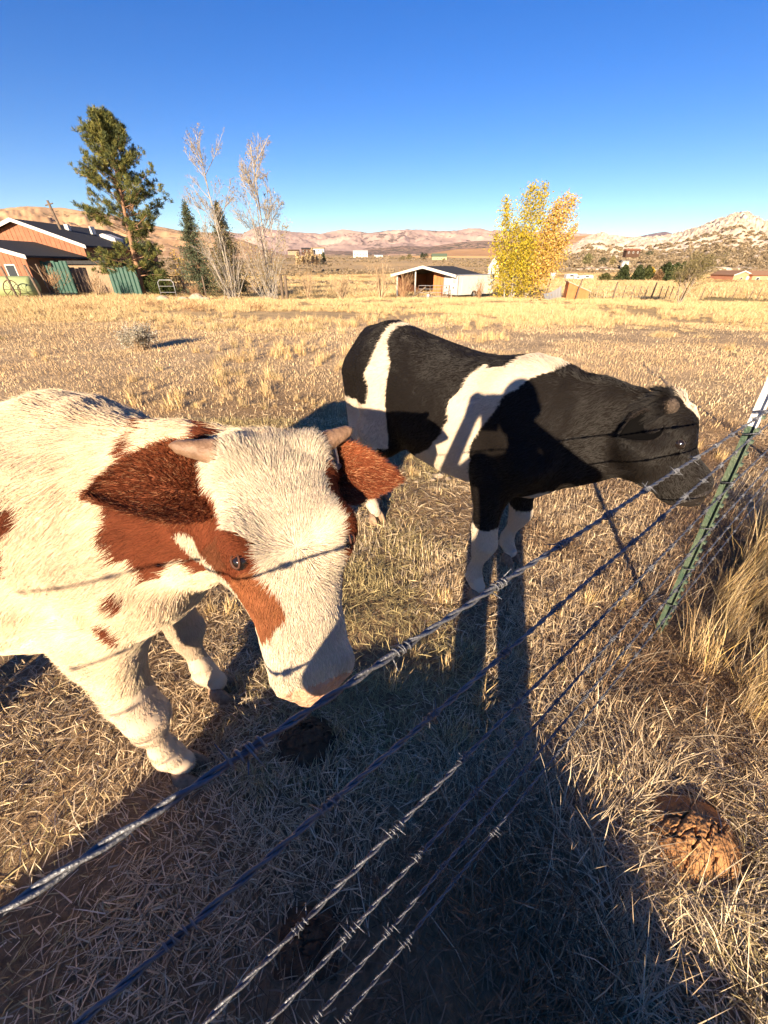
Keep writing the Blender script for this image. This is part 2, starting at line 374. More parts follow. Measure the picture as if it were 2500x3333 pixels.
H2, _ = skyline_hill('mountain_range', [(150, 540), (300, 520), (400, 508), (480, 500), (520, 505), (560, 489), (600, 497), (640, 503), (690, 506), (740, 497), (790, 503), (840, 496), (900, 495), (950, 498), (1040, 494), (1060, 498), (1150, 501), (1260, 505), (1350, 512), (1500, 522)], 2200, 5200, 40, HM_far, 'pinkish bare mountain range along the middle of the skyline', rough=1.25, fine=1.9, scrub=lambda u, f, g: .22 * (g < .64) + .16 * ((u > 780) & (u < 900)) + .06, seed=5.2, nr=90, na=620, cat='mountain')
H3, _ = skyline_hill('wooded_hill', [(560, 562), (640, 545), (700, 541), (760, 543), (820, 536), (870, 531), (930, 533), (1000, 523), (1060, 520), (1120, 524), (1200, 540), (1300, 560)], 1300, 2300, 30, HM_mid, 'low dark hills speckled with junipers below the mountains', rough=.6, fine=1.2, scrub=lambda u, f, g: .30 + 0 * f, seed=8.4)
H4, _ = skyline_hill('tan_hill', [(820, 566), (880, 556), (940, 546), (990, 538), (1050, 536), (1120, 530), (1180, 520), (1240, 511), (1290, 506), (1340, 508), (1400, 516), (1480, 530)], 800, 1300, 16, HM_tan, 'smooth tan hill behind the yellow trees', rough=.30, seed=3.3)
H5, _ = skyline_hill('distant_peak', [(1330, 530), (1390, 510), (1420, 504), (1445, 500), (1465, 506), (1500, 511), (1560, 514), (1640, 520)], 6000, 9000, 60, HM_peak, 'distant bluish peak left of the granite ridge', rough=.4, seed=6.6, cat='mountain')
H6, RID = skyline_hill('granite_ridge', [(1090, 566), (1150, 556), (1200, 546), (1250, 530), (1280, 513), (1305, 506), (1330, 512), (1370, 518), (1410, 515), (1460, 510), (1490, 502), (1520, 492), (1550, 478), (1580, 467), (1605, 464), (1630, 472), (1650, 482), (1680, 480), (1760, 500), (1900, 515), (2200, 530)], 230, 620, -.5, HM_rock, 'pale granite ridge with a rocky peak and scrub on its lower slope', rough=.55, fine=1.6, nr=150, na=620, shape=1.15, scrub=lambda u, f, g: .34 * (1 - sstep(f, .25, .50)) , seed=4.7, rock=.20)
# ------------------------------------------------------------------ dry grass
M_grass = mat('dry_grass', attr='tint', rough=.75, spec=.12)
def blades(n, R0, L, lean, wd, tint, r, flat=0., droop=.6, up=0.):
    """n curved blades of 5 points round a spot; returns verts, faces, colours"""
    a = r.uniform(0, 2 * np.pi, n); rad = R0 * np.sqrt(r.random(n)); B = np.stack([rad * np.cos(a), rad * np.sin(a), np.full(n, -.005)], 1)
    th = r.uniform(0, 2 * np.pi, n); el = np.clip(np.pi / 2 - np.abs(r.normal(0, lean, n)), .05, 1.6) if not flat else np.abs(r.normal(.12, flat, n))
    ln = L * r.uniform(.55, 1.3, n); D = np.stack([np.cos(th) * np.cos(el), np.sin(th) * np.cos(el), np.sin(el)], 1); D = D + np.array((0, 0, up)); S = np.stack([-np.sin(th), np.cos(th), 0 * th], 1)
    S = S * np.cos(r.uniform(-.9, .9, n))[:, None] + np.array((0, 0, .25)) * r.uniform(-1, 1, n)[:, None]
    w_ = wd * r.uniform(.6, 1.4, n); kink = r.normal(0, .22, (n, 3)); V = np.zeros((n, 5, 3))
    if flat: B[:, 2] += np.abs(r.normal(.008, .012, n))
    mid = B + D * (ln * .55)[:, None] + kink * (ln * .25)[:, None]; tip = B + D * ln[:, None] + kink * (ln * .7)[:, None]; tip[:, 2] -= droop * ln * (1 - np.abs(D[:, 2])) * .5
    mid[:, 2] = np.maximum(mid[:, 2], .004); tip[:, 2] = np.maximum(tip[:, 2], .003)
    V[:, 0] = B - S * (w_ / 2)[:, None]; V[:, 1] = B + S * (w_ / 2)[:, None]; V[:, 2] = mid + S * (w_ * .42)[:, None]; V[:, 3] = mid - S * (w_ * .42)[:, None]; V[:, 4] = tip
    o = np.arange(n)[:, None] * 5; F = np.concatenate([np.concatenate([o + [0, 1, 2]], 1), o + [0, 2, 3], o + [3, 2, 4]]).astype('i')
    c = np.array(tint)[r.integers(0, len(tint), n)] * r.uniform(.65, 1.25, n)[:, None]
    return V.reshape(-1, 3), F, np.repeat(c, 5, 0)
STRAW = [(.52, .36, .18), (.60, .44, .24), (.44, .29, .14), (.66, .52, .33), (.38, .25, .13)]
GREY = [(.40, .31, .21), (.52, .43, .31), (.32, .23, .15), (.58, .46, .30), (.26, .17, .10)]
GOLD = [(.66, .46, .18), (.74, .54, .25), (.60, .40, .15), (.76, .60, .33)]
GREEN = [(.20, .21, .06), (.30, .28, .09), (.42, .34, .14)]
def clump_collection(name, specs, seed):
    c = bpy.data.collections.new(name); r = np.random.default_rng(seed)
    for i, sp in enumerate(specs):
        Vs, Fs, Cs, b = [], [], [], 0
        for q in sp:
            V, F, C = blades(r=r, **q); Vs.append(V); Fs.append(F + b); Cs.append(C); b += len(V)
        me = mesh(name, np.concatenate(Vs), np.concatenate(Fs), True); set_col(me, 'tint', np.concatenate(Cs).clip(0, 1)); me.materials.append(M_grass)
        c.objects.link(bpy.data.objects.new('%s_%d' % (name, i), me))
    return c
def scatter(name, coll, P, rot, scl, label, cat='grass', nvar=4, seed=0):
    """one object: a cloud of points with an instance of a random clump on each"""
    me = bpy.data.meshes.new(name); n = len(P); me.vertices.add(n); me.vertices.foreach_set('co', np.asarray(P, 'f').ravel())
    for nm, ty, dat in (('rot', 'FLOAT_VECTOR', rot), ('scl', 'FLOAT_VECTOR', scl)):
        a = me.attributes.new(nm, ty, 'POINT'); a.data.foreach_set('vector', np.asarray(dat, 'f').ravel())
    a = me.attributes.new('pick', 'INT', 'POINT'); a.data.foreach_set('value', np.random.default_rng(seed).integers(0, nvar, n).astype('i'))
    o = tag(link(name, me), label, cat, kind='stuff'); g = bpy.data.node_groups.new(name + '_scatter', 'GeometryNodeTree')
    g.interface.new_socket('Geometry', in_out='INPUT', socket_type='NodeSocketGeometry'); g.interface.new_socket('Geometry', in_out='OUTPUT', socket_type='NodeSocketGeometry')
    N = g.nodes.new; gi = N('NodeGroupInput'); go = N('NodeGroupOutput'); ip = N('GeometryNodeInstanceOnPoints'); ci = N('GeometryNodeCollectionInfo')
    ci.inputs['Collection'].default_value = coll; ci.inputs['Separate Children'].default_value = True; ci.inputs['Reset Children'].default_value = True; ip.inputs['Pick Instance'].default_value = True
    def attr(nm, ty):
        q = N('GeometryNodeInputNamedAttribute'); q.data_type = ty; q.inputs['Name'].default_value = nm; return q.outputs[0]
    e2r = N('FunctionNodeEulerToRotation'); g.links.new(attr('rot', 'FLOAT_VECTOR'), e2r.inputs[0])
    L_ = g.links.new; L_(gi.outputs[0], ip.inputs['Points']); L_(ci.outputs[0], ip.inputs['Instance']); L_(attr('pick', 'INT'), ip.inputs['Instance Index']); L_(e2r.outputs[0], ip.inputs['Rotation']); L_(attr('scl', 'FLOAT_VECTOR'), ip.inputs['Scale']); L_(ip.outputs[0], go.inputs[0])
    md = o.modifiers.new('scatter', 'NODES'); md.node_group = g; return o
def pts_rect(n, x0, x1, y0, y1, seed, keep=None):
    r = np.random.default_rng(seed); x = r.uniform(x0, x1, n); y = r.uniform(y0, y1, n)
    if keep is not None: k = keep(x, y, r); x, y = x[k], y[k]
    m = len(x); rot = np.stack([r.normal(0, .06, m), r.normal(0, .06, m), r.uniform(0, 6.28, m)], 1)
    return np.stack([x, y, ground_z(x, y)], 1), rot, r
def inview(x, y, mar=.35): return np.abs(x) < (y * .85 + .9) * (1 + mar) + .6
side = lambda x, y: (x - PB0[0]) * -.63 + (y - PB0[1]) * .777           # >0 on the cattle's side of the fence
PB0 = (1.42, 1.33)
def lawn(name, n, x0, x1, y0, y1, L, wd, tints, label, seed, keep=None, flat=.22, upright=.25, clump=1.6, lean=.5, droop=.7):
    """one sheet of single blades: mostly lying straw with some standing, in uneven clumps"""
    r = np.random.default_rng(seed); x = r.uniform(x0, x1, n); y = r.uniform(y0, y1, n); k = inview(x, y, .12)
    if keep is not None: k &= keep(x, y, r)
    for cx, cy, cr in ((1.03, .50, .135), (-.30, .80, .10), (-.21, .26, .08)): k &= np.hypot(x - cx, y - cy) > cr
    x, y = x[k], y[k]; n = len(x); Q = np.stack([x, y, 0 * x], 1); den = fbm(Q * clump, 3) + r.normal(0, .05, n); k = r.random(n) < sstep(den, .34, .56) + .25; x, y, den = x[k], y[k], den[k]; n = len(x); Q = Q[k]
    d = np.hypot(x, y); grow = np.interp(d, [0, 1.5, 5, 17, 30], [1, 1, 1.3, 1.85, 2.6]); dirn = fbm(Q * 2.3 + 11, 2) * 14 + r.normal(0, 1.1, n); st = r.random(n) < upright * np.clip(den * 2.2, .3, 1.6)
    el = np.where(st, np.clip(np.pi / 2 - np.abs(r.normal(0, lean, n)), .2, 1.6), np.abs(r.normal(.10, flat, n))); ln = L * r.uniform(.45, 1.35, n) * np.where(st, .8, 1.) * np.interp(grow, [1, 3], [1, 1.5])
    B = np.stack([x, y, ground_z(x, y) + np.where(st, -.004, np.abs(r.normal(.004, .010, n)))], 1)
    D = np.stack([np.cos(dirn) * np.cos(el), np.sin(dirn) * np.cos(el), np.sin(el)], 1); S = np.stack([-np.sin(dirn), np.cos(dirn), r.normal(0, .35, n)], 1); w_ = wd * grow * r.uniform(.55, 1.4, n); kink = r.normal(0, .2, (n, 3))
    mid = B + D * (ln * .55)[:, None] + kink * (ln * .25)[:, None]; tip = B + D * ln[:, None] + kink * (ln * .7)[:, None]; tip[:, 2] -= droop * ln * (1 - np.abs(D[:, 2])) * .35
    lo = B[:, 2] + .002; mid[:, 2] = np.maximum(mid[:, 2], lo); tip[:, 2] = np.maximum(tip[:, 2], lo); V = np.zeros((n, 5, 3))
    V[:, 0] = B - S * (w_ / 2)[:, None]; V[:, 1] = B + S * (w_ / 2)[:, None]; V[:, 2] = mid + S * (w_ * .42)[:, None]; V[:, 3] = mid - S * (w_ * .42)[:, None]; V[:, 4] = tip
    o = np.arange(n)[:, None] * 5; F = np.concatenate([o + [0, 1, 2], o + [0, 2, 3], o + [3, 2, 4]]).astype('i'); T = np.array(tints); tone = fbm(Q * .8 + 5, 3)
    pick = np.clip((tone - .32) / .36 * len(T) + r.normal(0, 1.3, n), 0, len(T) - 1).astype(int); c = T[pick] * r.uniform(.65, 1.25, n)[:, None]
    me = mesh(name, V.reshape(-1, 3), F, True); set_col(me, 'tint', np.repeat(c, 5, 0).clip(0, 1)); return tag(link(name, me, None, M_grass), label, 'grass', kind='stuff')
TAN = [(.30, .195, .115), (.49, .355, .215), (.64, .48, .295), (.70, .54, .345), (.60, .435, .25), (.74, .595, .405), (.46, .37, .18)]
DUN = [(.20, .125, .07), (.34, .25, .16), (.50, .40, .27), (.62, .50, .34), (.46, .33, .18), (.68, .55, .36)]
lawn('grass', 400000, -3.6, 5.0, -.25, 4.6, .075, .0027, TAN, 'short trampled straw matted over the near pasture', 2, keep=lambda x, y, r: r.random(len(x)) < np.interp(np.hypot(x, y), [0, 1.5, 4.6], [1, .9, .45]))
lawn('grass', 300000, -15, 18, 4.2, 17, .060, .0042, [(.56, .39, .21), (.64, .46, .25), (.70, .51, .29), (.60, .42, .21), (.70, .53, .32)], 'cropped dry grass across the middle of the pasture', 3, clump=.6, keep=lambda x, y, r: r.random(len(x)) < np.interp(y, [4, 17], [1, .42]), upright=.6, lean=.45)
lawn('grass', 80000, -2.0, 4.8, -.3, 3.8, .20, .0024, DUN, 'long tangled dead grass along the roadside of the fence', 5, keep=lambda x, y, r: (side(x, y) < .10 + r.normal(0, .12, len(x))), flat=.40, upright=.30, lean=.7)
tuft = clump_collection('tuft', [[dict(n=60, R0=.05, L=.12, lean=.45, wd=.0036, tint=STRAW + GOLD), dict(n=30, R0=.08, L=.07, lean=.8, wd=.003, tint=STRAW)] for _ in range(3)] + [[dict(n=45, R0=.04, L=.09, lean=.6, wd=.0034, tint=GREEN + STRAW)]], 4)
P, rot, r = pts_rect(900, -4.5, 6, .6, 5.5, 5, lambda x, y, r: inview(x, y) & (side(x, y) > .05) & (fbm(np.stack([x, y, 0 * x], 1) * .9 + 4, 3) > .50))
s = r.uniform(.4, .85, len(P)); scatter('grass', tuft, P, rot, np.stack([s] * 3, 1), 'small upright tufts in the grazed pasture', seed=3)
P, rot, r = pts_rect(6000, -22, 25, 5, 30, 6, lambda x, y, r: inview(x, y) & (fbm(np.stack([x, y, 0 * x], 1) * .35 + 4, 3) + r.normal(0, .05, len(x)) > .54))
s = r.uniform(.9, 1.9, len(P)); scatter('grass', tuft, P, rot, np.stack([s] * 3, 1), 'scattered pale tufts dotting the pasture behind the cattle', seed=4)
gold = clump_collection('golden_grass', [[dict(n=100, R0=.09, L=.42, lean=.34, wd=.0028, tint=GOLD + STRAW, droop=.9), dict(n=45, R0=.09, L=.25, lean=.6, wd=.0028, tint=STRAW)] for _ in range(4)], 9)
P, rot, r = pts_rect(170, 1.55, 4.2, .5, 3.0, 10, lambda x, y, r: (side(x, y) < -.10) & (fbm(np.stack([x, y, 0 * x], 1) * 1.1 + 2, 2) > .42))
s = r.uniform(.45, .95, len(P)); scatter('grass', gold, P, rot + np.array((.0, .12, 0)), np.stack([s] * 3, 1), 'tall golden grass standing behind the green post', seed=6)
P, rot, r = pts_rect(110, 1.45, 2.9, .85, 2.5, 13, lambda x, y, r: (side(x, y) < -.12) & (x < 1.1 * y + 1.2))
s = r.uniform(.35, .95, len(P)); scatter('grass', gold, P, rot + np.array((.0, .16, 0)), np.stack([s] * 3, 1), 'dense golden grass leaning over the roadside right of the post', seed=9)
goldf = clump_collection('golden_clump', [[dict(n=120, R0=.35, L=.36, lean=.35, wd=.010, tint=[(.62, .45, .22), (.68, .52, .28), (.56, .39, .18), (.64, .49, .28)], droop=.9), dict(n=60, R0=.45, L=.16, lean=.8, wd=.010, tint=STRAW)] for _ in range(5)], 19)
P, rot, r = pts_rect(9000, -42, 46, 12, 46, 11, lambda x, y, r: inview(x, y, .1) & (fbm(np.stack([x, y * 1.4, 0 * x], 1) * .22 + 8, 3) + r.normal(0, .05, len(x)) + np.interp(y, [12, 17, 24, 34], [-.13, -.05, .03, .07]) + .05 * (x < -3) * (y > 14) > .52))
s = r.uniform(.35, .85, len(P)); scatter('grass', goldf, P, rot, np.stack([s * 1.5, s * 1.5, s * np.interp(P[:, 1], [12, 20, 40], [.45, .8, .8])], 1), 'tall golden grass along the far edge of the pasture', nvar=5, seed=7)
P, rot, r = pts_rect(16000, -110, 150, 44, 175, 12, lambda x, y, r: inview(x, y, .1) & (r.random(len(x)) < np.interp(y, [44, 175], [1, .45])) & ~((y > 43) & (y < 58) & (x > 9) & (r.random(len(x)) < .8)) & (fbm(np.stack([x * .5, y, 0 * x], 1) * .07 + 8, 3) + r.normal(0, .06, len(x)) > .42))
s = r.uniform(1.2, 2.6, len(P)); scatter('grass', goldf, P, rot, np.stack([s * 2.2, s * 2.2, s * .55], 1), 'golden hay grass over the fields beyond the shed', nvar=5, seed=8)
# ------------------------------------------------------------------ cattle
def nrm(v): v = np.array(v, 'd'); return v / np.linalg.norm(v)
HEAD = np.array([  # fraction of length, dorsal, ventral, half width
 (-.10, .020, -.030, .035), (-.05, .055, -.075, .085), (.02, .078, -.105, .108), (.12, .090, -.130, .116), (.24, .094, -.152, .118), (.34, .090, -.160, .117), (.46, .080, -.156, .112),
 (.58, .067, -.138, .102), (.70, .060, -.122, .090), (.82, .058, -.108, .086), (.92, .054, -.098, .083), (.98, .042, -.082, .071), (1.02, .022, -.052, .048), (1.04, 0, -.02, .02)])
TRUNK = [(-.76, 1.10, 1.00, .04), (-.72, 1.19, .90, .12), (-.64, 1.255, .80, .185), (-.48, 1.285, .71, .245), (-.30, 1.265, .665, .255), (-.10, 1.245, .62, .275), (.10, 1.235, .60, .28),
 (.28, 1.245, .60, .262), (.42, 1.262, .615, .225), (.52, 1.235, .65, .19), (.60, 1.17, .70, .155), (.66, 1.08, .77, .11), (.70, 1.00, .84, .05)]
def cow_body(pose):
    B = Body(); S = pose['scale']; T = np.array(TRUNK); T[:, 1:] *= S
    if 'trunk' in pose: T = np.array(pose['trunk'])
    B.loft((0, 0, 0), (1, 0, 0), (0, 0, 1), T, k=.06, n=2.25)
    H0 = np.array(pose['head0'], 'd'); H1 = np.array(pose['head1'], 'd'); L = np.linalg.norm(H1 - H0); X = (H1 - H0) / L
    Z = np.array(pose['dorsal'], 'd'); Z = nrm(Z - X * Z.dot(X)); Y = np.cross(Z, X)
    E_ = pose.get('hs', 1.) * L / .48; hp = HEAD.copy(); tap = np.interp(HEAD[:, 0], [.5, .8], [1, (L / .48 * pose.get('ms', 1.)) / E_]); hp[:, 1:] *= E_ * tap[:, None]; hp[:, 1] += pose.get('brow', 0.) * np.exp(-((HEAD[:, 0] - .25) / .26) ** 2); hp[:, 1] += pose.get('nose', 0.) * np.exp(-((HEAD[:, 0] - .86) / .13) ** 2); hp[:, 2] -= pose.get('jaw', 0.) * np.exp(-((HEAD[:, 0] - .60) / .20) ** 2); hp[:, 0] *= L
    hp[:, 3] *= np.interp(HEAD[:, 0], [0, .45, .7], [pose.get('fw', 1.), pose.get('fw', 1.), 1.])
    fr = dict(o=H0, X=X, Y=Y, Z=Z, L=L)
    tp = lambda s: E_ * np.interp(s, [.5, .8], [1, (L / .48 * pose.get('ms', 1.)) / E_]); pt = lambda s, y, z: H0 + X * s * L + Y * y * tp(s) + Z * z * tp(s)
    fr['pt'] = pt
    # neck: a loft from the shoulders to the back of the skull
    n0 = np.array(pose['neck0'], 'd'); n1 = pt(.10, 0, -.045); NL = np.linalg.norm(n1 - n0)
    B.loft(n0, n1 - n0, pose.get('neck_up', (0, 0, 1)), [(f * NL, t, b, w_) for f, t, b, w_ in pose['neck']], k=.10, n=2.1)
    B.loft(H0, X, Z, hp, k=pose.get('kh', .05), n=2.4)
    e = E_; fw = pose.get('fw', 1.)
    for s in (-1, 1):
        B.ball(pt(.455, s * (pose['eye'][0] - .002) * fw, pose['eye'][1] - .004), .030 * e, k=.05)               # eye socket bulge
        B.ball(pt(.37, s * .084 * fw, .060), .032 * e, k=.05)               # brow
        B.ball(pt(.36, s * .080 * fw, -.085), .062 * e, k=.07)              # cheek
        B.ball(pt(.93, s * .050, .014), .030 * e, k=.025)              # nostril wing
        B.ball(pt(.03, s * .075, .055), .030 * e, k=.03)               # horn base
    B.ball(pt(.98, 0, -.030), .042 * e, k=.03, sc_=(1, 1.15, .9))
    B.ball(pt(.88, 0, -.078), .036 * e, k=.05)                         # chin
    for s in (-1, 1): B.cut(pt(1.0, s * .044, .030), .016 * e, .012)   # nostrils
    for s, lg in zip((-1, 1), pose['fore']):
        hx, hy = lg['hoof']; z = S; kx, ky = lg.get('knee', (hx * .7 + .42 * .3, hy)); sy = s * .165
        B.limb([(.40, s * .10, 1.10 * z), (.55, s * .150, .86 * z), (.42, sy, .70 * z)], [.13, .105, .092], .07)
        B.limb([(.42, sy, .74 * z), (kx - .01, ky, .47 * z)], [.098, .060], .06)
        B.limb([(kx - .01, ky, .47 * z), (kx + .004, ky, .385 * z), (kx - .005, ky, .325 * z)], [.056, .057, .046], .045); B.ball((kx + .020, ky, .375 * z), .036, .04)
        B.limb([(kx - .005, ky, .32 * z), (hx - .045, hy, .18 * z), (hx - .04, hy, .135 * z)], [.042, .034, .045], .04)
        B.limb([(hx - .04, hy, .135 * z), (hx - .005, hy, .085)], [.042, .040], .02)
        B.ball((hx - .085, hy, .115 * z), .018, .015)
    for s, lg in zip((-1, 1), pose['hind']):
        hx, hy = lg['hoof']; z = S
        B.limb([(-.42, s * .14, 1.08 * z), (-.33, s * .19, .70 * z)], [.15, .10], .08)
        B.limb([(-.62, s * .11, 1.05 * z), (-.60, s * .14, .70 * z)], [.13, .09], .08)
        B.limb([(-.42, s * .165, .74 * z), (hx - .115, hy, .475 * z)], [.125, .055], .07)
        B.limb([(hx - .115, hy, .48 * z), (hx - .10, hy, .41 * z)], [.052, .048], .03)
        B.limb([(hx - .10, hy, .41 * z), (hx - .055, hy, .18 * z), (hx - .045, hy, .135 * z)], [.040, .034, .045], .022)
        B.limb([(hx - .045, hy, .135 * z), (hx - .005, hy, .085)], [.042, .040], .02)
    tl = [(-.70, 0, 1.22 * S), (-.775, .0, 1.16 * S), (-.80, .01, 1.0 * S), (-.79, .015, .75 * S), (-.785, .02, .5 * S), (-.78, .02, .36 * S)]
    B.limb(tl, [.045, .036, .026, .022, .034, .012], .04)
    for q in pose.get('extra', []): B.limb(*q)
    return B, fr
def hoof_mesh(name, parent, x, y, m, yaw=0., s=1.):
    mb = []; bm = bmesh.new()
    for sd in (-1, 1):
        prev = None; rows = []
        for z, f, bk, wd in ((0., .062, -.048, .030), (.012, .061, -.046, .030), (.045, .042, -.040, .028), (.070, .022, -.034, .023), (.078, .010, -.024, .015)):
            ring = []
            for k in range(12):
                a = 2 * math.pi * k / 12; cx = (f + bk) / 2 + (f - bk) / 2 * math.cos(a); cy = wd * math.sin(a) * (1 - .35 * max(0, math.cos(a)))
                if cy * sd < 0: cy *= .55
                ring.append(bm.verts.new((cx * s, (cy + sd * (.028 + .006 * math.cos(a))) * s, z * s)))
            rows.append(ring)
        for a, b in zip(rows, rows[1:]):
            for k in range(12): bm.faces.new((a[k], a[(k + 1) % 12], b[(k + 1) % 12], b[k]))
        bm.faces.new(rows[0][::-1]); bm.faces.new(rows[-1])
    me = bpy.data.meshes.new(name); bm.to_mesh(me); bm.free(); me.polygons.foreach_set('use_smooth', np.ones(len(me.polygons), bool))
    me.materials.append(m); o = link(name, me, parent); o.location = (x, y, .002); o.rotation_euler = (0, 0, yaw); return o
def ear_mesh(fr, s, tip, up, L=.20, W=.062, cup=.022, base=(.06, .105, -.015)):
    """leaf shaped cupped ear; returns V, Q, N, and is-inside mask, in cow space"""
    base = fr['pt'](base[0], s * base[1], base[2]); X = nrm(tip); Z = np.array(up, 'd'); Z = nrm(Z - X * Z.dot(X)); Y = np.cross(Z, X)
    nu, nv = 22, 15; u = np.linspace(0, 1, nu); V = []; ins = []
    for layer in (0, 1):
        for a in u:
            wv = W * (np.sin(np.pi * min(1, a ** .8 * .93 + .07)) ** .75 * (1 - .25 * a) + .02) if a < .999 else .004
            for v in np.linspace(-1, 1, nv):
                th = .007 * (1 - a * .5) * (1 - v * v) ** .5 * (1 if layer else -1)
                z = cup * (1 - .6 * a) * (v * v - .35) * (1 + .4 * np.sin(a * 3)) + th + .012 * np.sin(a * 2.6)
                V.append(base + X * (a * L - .02) + Y * v * wv + Z * z); ins.append(layer)
    V = np.array(V); Q = []
    for layer in (0, 1):
        b = layer * nu * nv
        for i in range(nu - 1):
            for j in range(nv - 1):
                q = (b + i * nv + j, b + i * nv + j + 1, b + (i + 1) * nv + j + 1, b + (i + 1) * nv + j); Q.append(q if not layer else q[::-1])
    for i in range(nu - 1):
        for j in (0, nv - 1):
            q = (i * nv + j, (i + 1) * nv + j, nu * nv + (i + 1) * nv + j, nu * nv + i * nv + j); Q.append(q if j else q[::-1])
    Q = np.array(Q); ins = np.array(ins)
    N = np.zeros_like(V); n_ = np.cross(V[Q[:, 1]] - V[Q[:, 0]], V[Q[:, 2]] - V[Q[:, 0]])
    for c in range(4): np.add.at(N, Q[:, c], n_)
    N /= np.linalg.norm(N, axis=1)[:, None] + 1e-9
    # make the cup side (+Z, layer 1) face +Z
    if (N[ins == 1] @ Z).mean() < 0: N = -N; Q = Q[:, ::-1]
    return V, Q, N, ins, X
M_black = None
def fur_mat(name, rough=.55, spec=.25):
    m = mat(name, attr='tint', rough=rough, spec=spec, transl=0.); return m
M_fur = fur_mat('coat_hair', .7, .12); M_furb = fur_mat('dark_coat_hair', .5, .35)
M_skin_w = mat('hide_under_coat', attr='coat', rough=.9, spec=.1)
M_hoof = mat('hoof_horn', (.20, .13, .085), .6, col2=(.34, .23, .15), vscale=60, bump=.3, bscale=90)
M_horn = mat('horn_keratin', (.15, .085, .05), .55, col2=(.26, .16, .10), vscale=45, bump=.35, bscale=70, spec=.4)
M_eye = mat('dark_eye', (.012, .009, .008), .06, spec=.6)
M_pink = mat('pink_eyelid', (.20, .075, .045), .5, var=.4, vscale=60)
M_muzzle_w = mat('muzzle_skin', (.48, .235, .13), .42, col2=(.62, .38, .25), vscale=40, bump=.9, bscale=90, spec=.5)
M_tagm = mat('tag_metal', (.55, .57, .6), .35, metal=.9)

WHITE = dict(er=.0185, eye=(.074, .052, 1.35), scale=1.06, hs=1.0, fw=1.14, head0=(.950, -.130, 1.272), head1=(1.062, -.432, .925), dorsal=(.30, -.48, .52), neck0=(.40, .02, 1.02),
   neck=[(-.12, .21, -.30, .17), (.15, .24, -.31, .19), (.45, .205, -.25, .158), (.75, .16, -.19, .125), (1.0, .10, -.12, .10), (1.12, .03, -.05, .04)],
   fore=[dict(hoof=(.465, -.185), knee=(.435, -.195)), dict(hoof=(.47, .14), knee=(.41, .15))],
   hind=[dict(hoof=(-.52, -.15)), dict(hoof=(-.60, .15))])
W_LOC = (-1.19, .87, 0); W_ROT = 0.
TRUNK_B = [(a_, t + np.interp(a_, [-.72, -.5, -.2, .2], [.04, .06, .035, 0.]), b_, w__) for a_, t, b_, w__ in TRUNK]
BLACK = dict(er=.0225, eye=(.088, .022, .25), scale=1.0, trunk=TRUNK_B, hs=1.20, ms=1.20, brow=.043, jaw=.040, nose=.014, head0=(.865, .11, 1.128), head1=(1.158, .100, .852), dorsal=(.5, .36, .75), neck0=(.42, .0, .98),
   neck=[(-.15, .21, -.32, .16), (.15, .225, -.355, .175), (.45, .215, -.315, .140), (.75, .185, -.275, .115), (1.0, .135, -.22, .10), (1.25, .03, -.10, .04)],
   fore=[dict(hoof=(.47, -.21)), dict(hoof=(.42, .20))],
   hind=[dict(hoof=(-.50, -.12)), dict(hoof=(-.70, .10))])
B_LOC = (.368, 2.08, 0); B_ROT = -R(47.5)

W_EARS = {-1: dict(tip=(-.82, -.54, .16), up=(-.15, -.68, .55), L=.225, W=.086, base=(.10, .108, -.015), cup=.034), 1: dict(tip=(.93, .02, -.10), up=(.05, -.85, .45), L=.205, W=.072, base=(.09, .105, -.03))}
B_EARS = {-1: dict(tip=(-.62, -.66, -.46), up=(.42, -.66, .50), L=.145, W=.062, base=(.18, .102, -.005), cup=.03), 1: dict(tip=(-.3, .9, -.1), up=(.8, .3, .1), L=.16, W=.055, base=(.12, .10, 0))}
# coat patches: polygons in (forward, height) on the cow's flank, or (head fraction, turn round the head axis)
W_FLANK = [[(.642, 1.27), (.658, 1.325), (.685, 1.27), (.72, 1.235), (.756, 1.22), (.84, 1.21), (.85, 1.15), (.80, 1.0), (.768, 1.0), (.747, 1.05), (.718, 1.045), (.676, .985), (.647, .99), (.641, 1.034), (.622, 1.06), (.601, 1.055), (.595, 1.085), (.585, 1.11), (.61, 1.16), (.615, 1.20), (.625, 1.24)],
  [(.34, 1.16), (.36, 1.24), (.43, 1.26), (.455, 1.214), (.472, 1.185), (.461, 1.168), (.437, 1.15), (.412, 1.10), (.382, 1.04), (.32, 1.04)],
  [(.570, .964), (.578, .986), (.598, .988), (.612, .966), (.602, .942), (.582, .940)],
  [(.519, .862), (.530, .900), (.548, .912), (.566, .89), (.562, .85), (.540, .812), (.522, .815)],
  [(.80, 1.285), (.80, 1.40), (.90, 1.42), (.885, 1.315), (.85, 1.305)], [(-.42, 1.42), (-.1, 1.42), (-.05, 1.1), (-.2, .95), (-.36, 1.0)]]
W_FACE = [(-.03, 1.30), (.051, 1.25), (.162, 1.07), (.235, 1.0), (.309, .80), (.361, .60), (.416, .52), (.457, .50), (.521, .55), (.575, .55), (.609, .463), (.675, .422), (.71, .463), (.719, .705), (.751, .909), (.76, 1.3), (.70, 1.7), (.60, 1.6), (.52, 1.45), (.42, 1.62), (.30, 1.9), (.1, 2.2), (-.03, 2.0)]
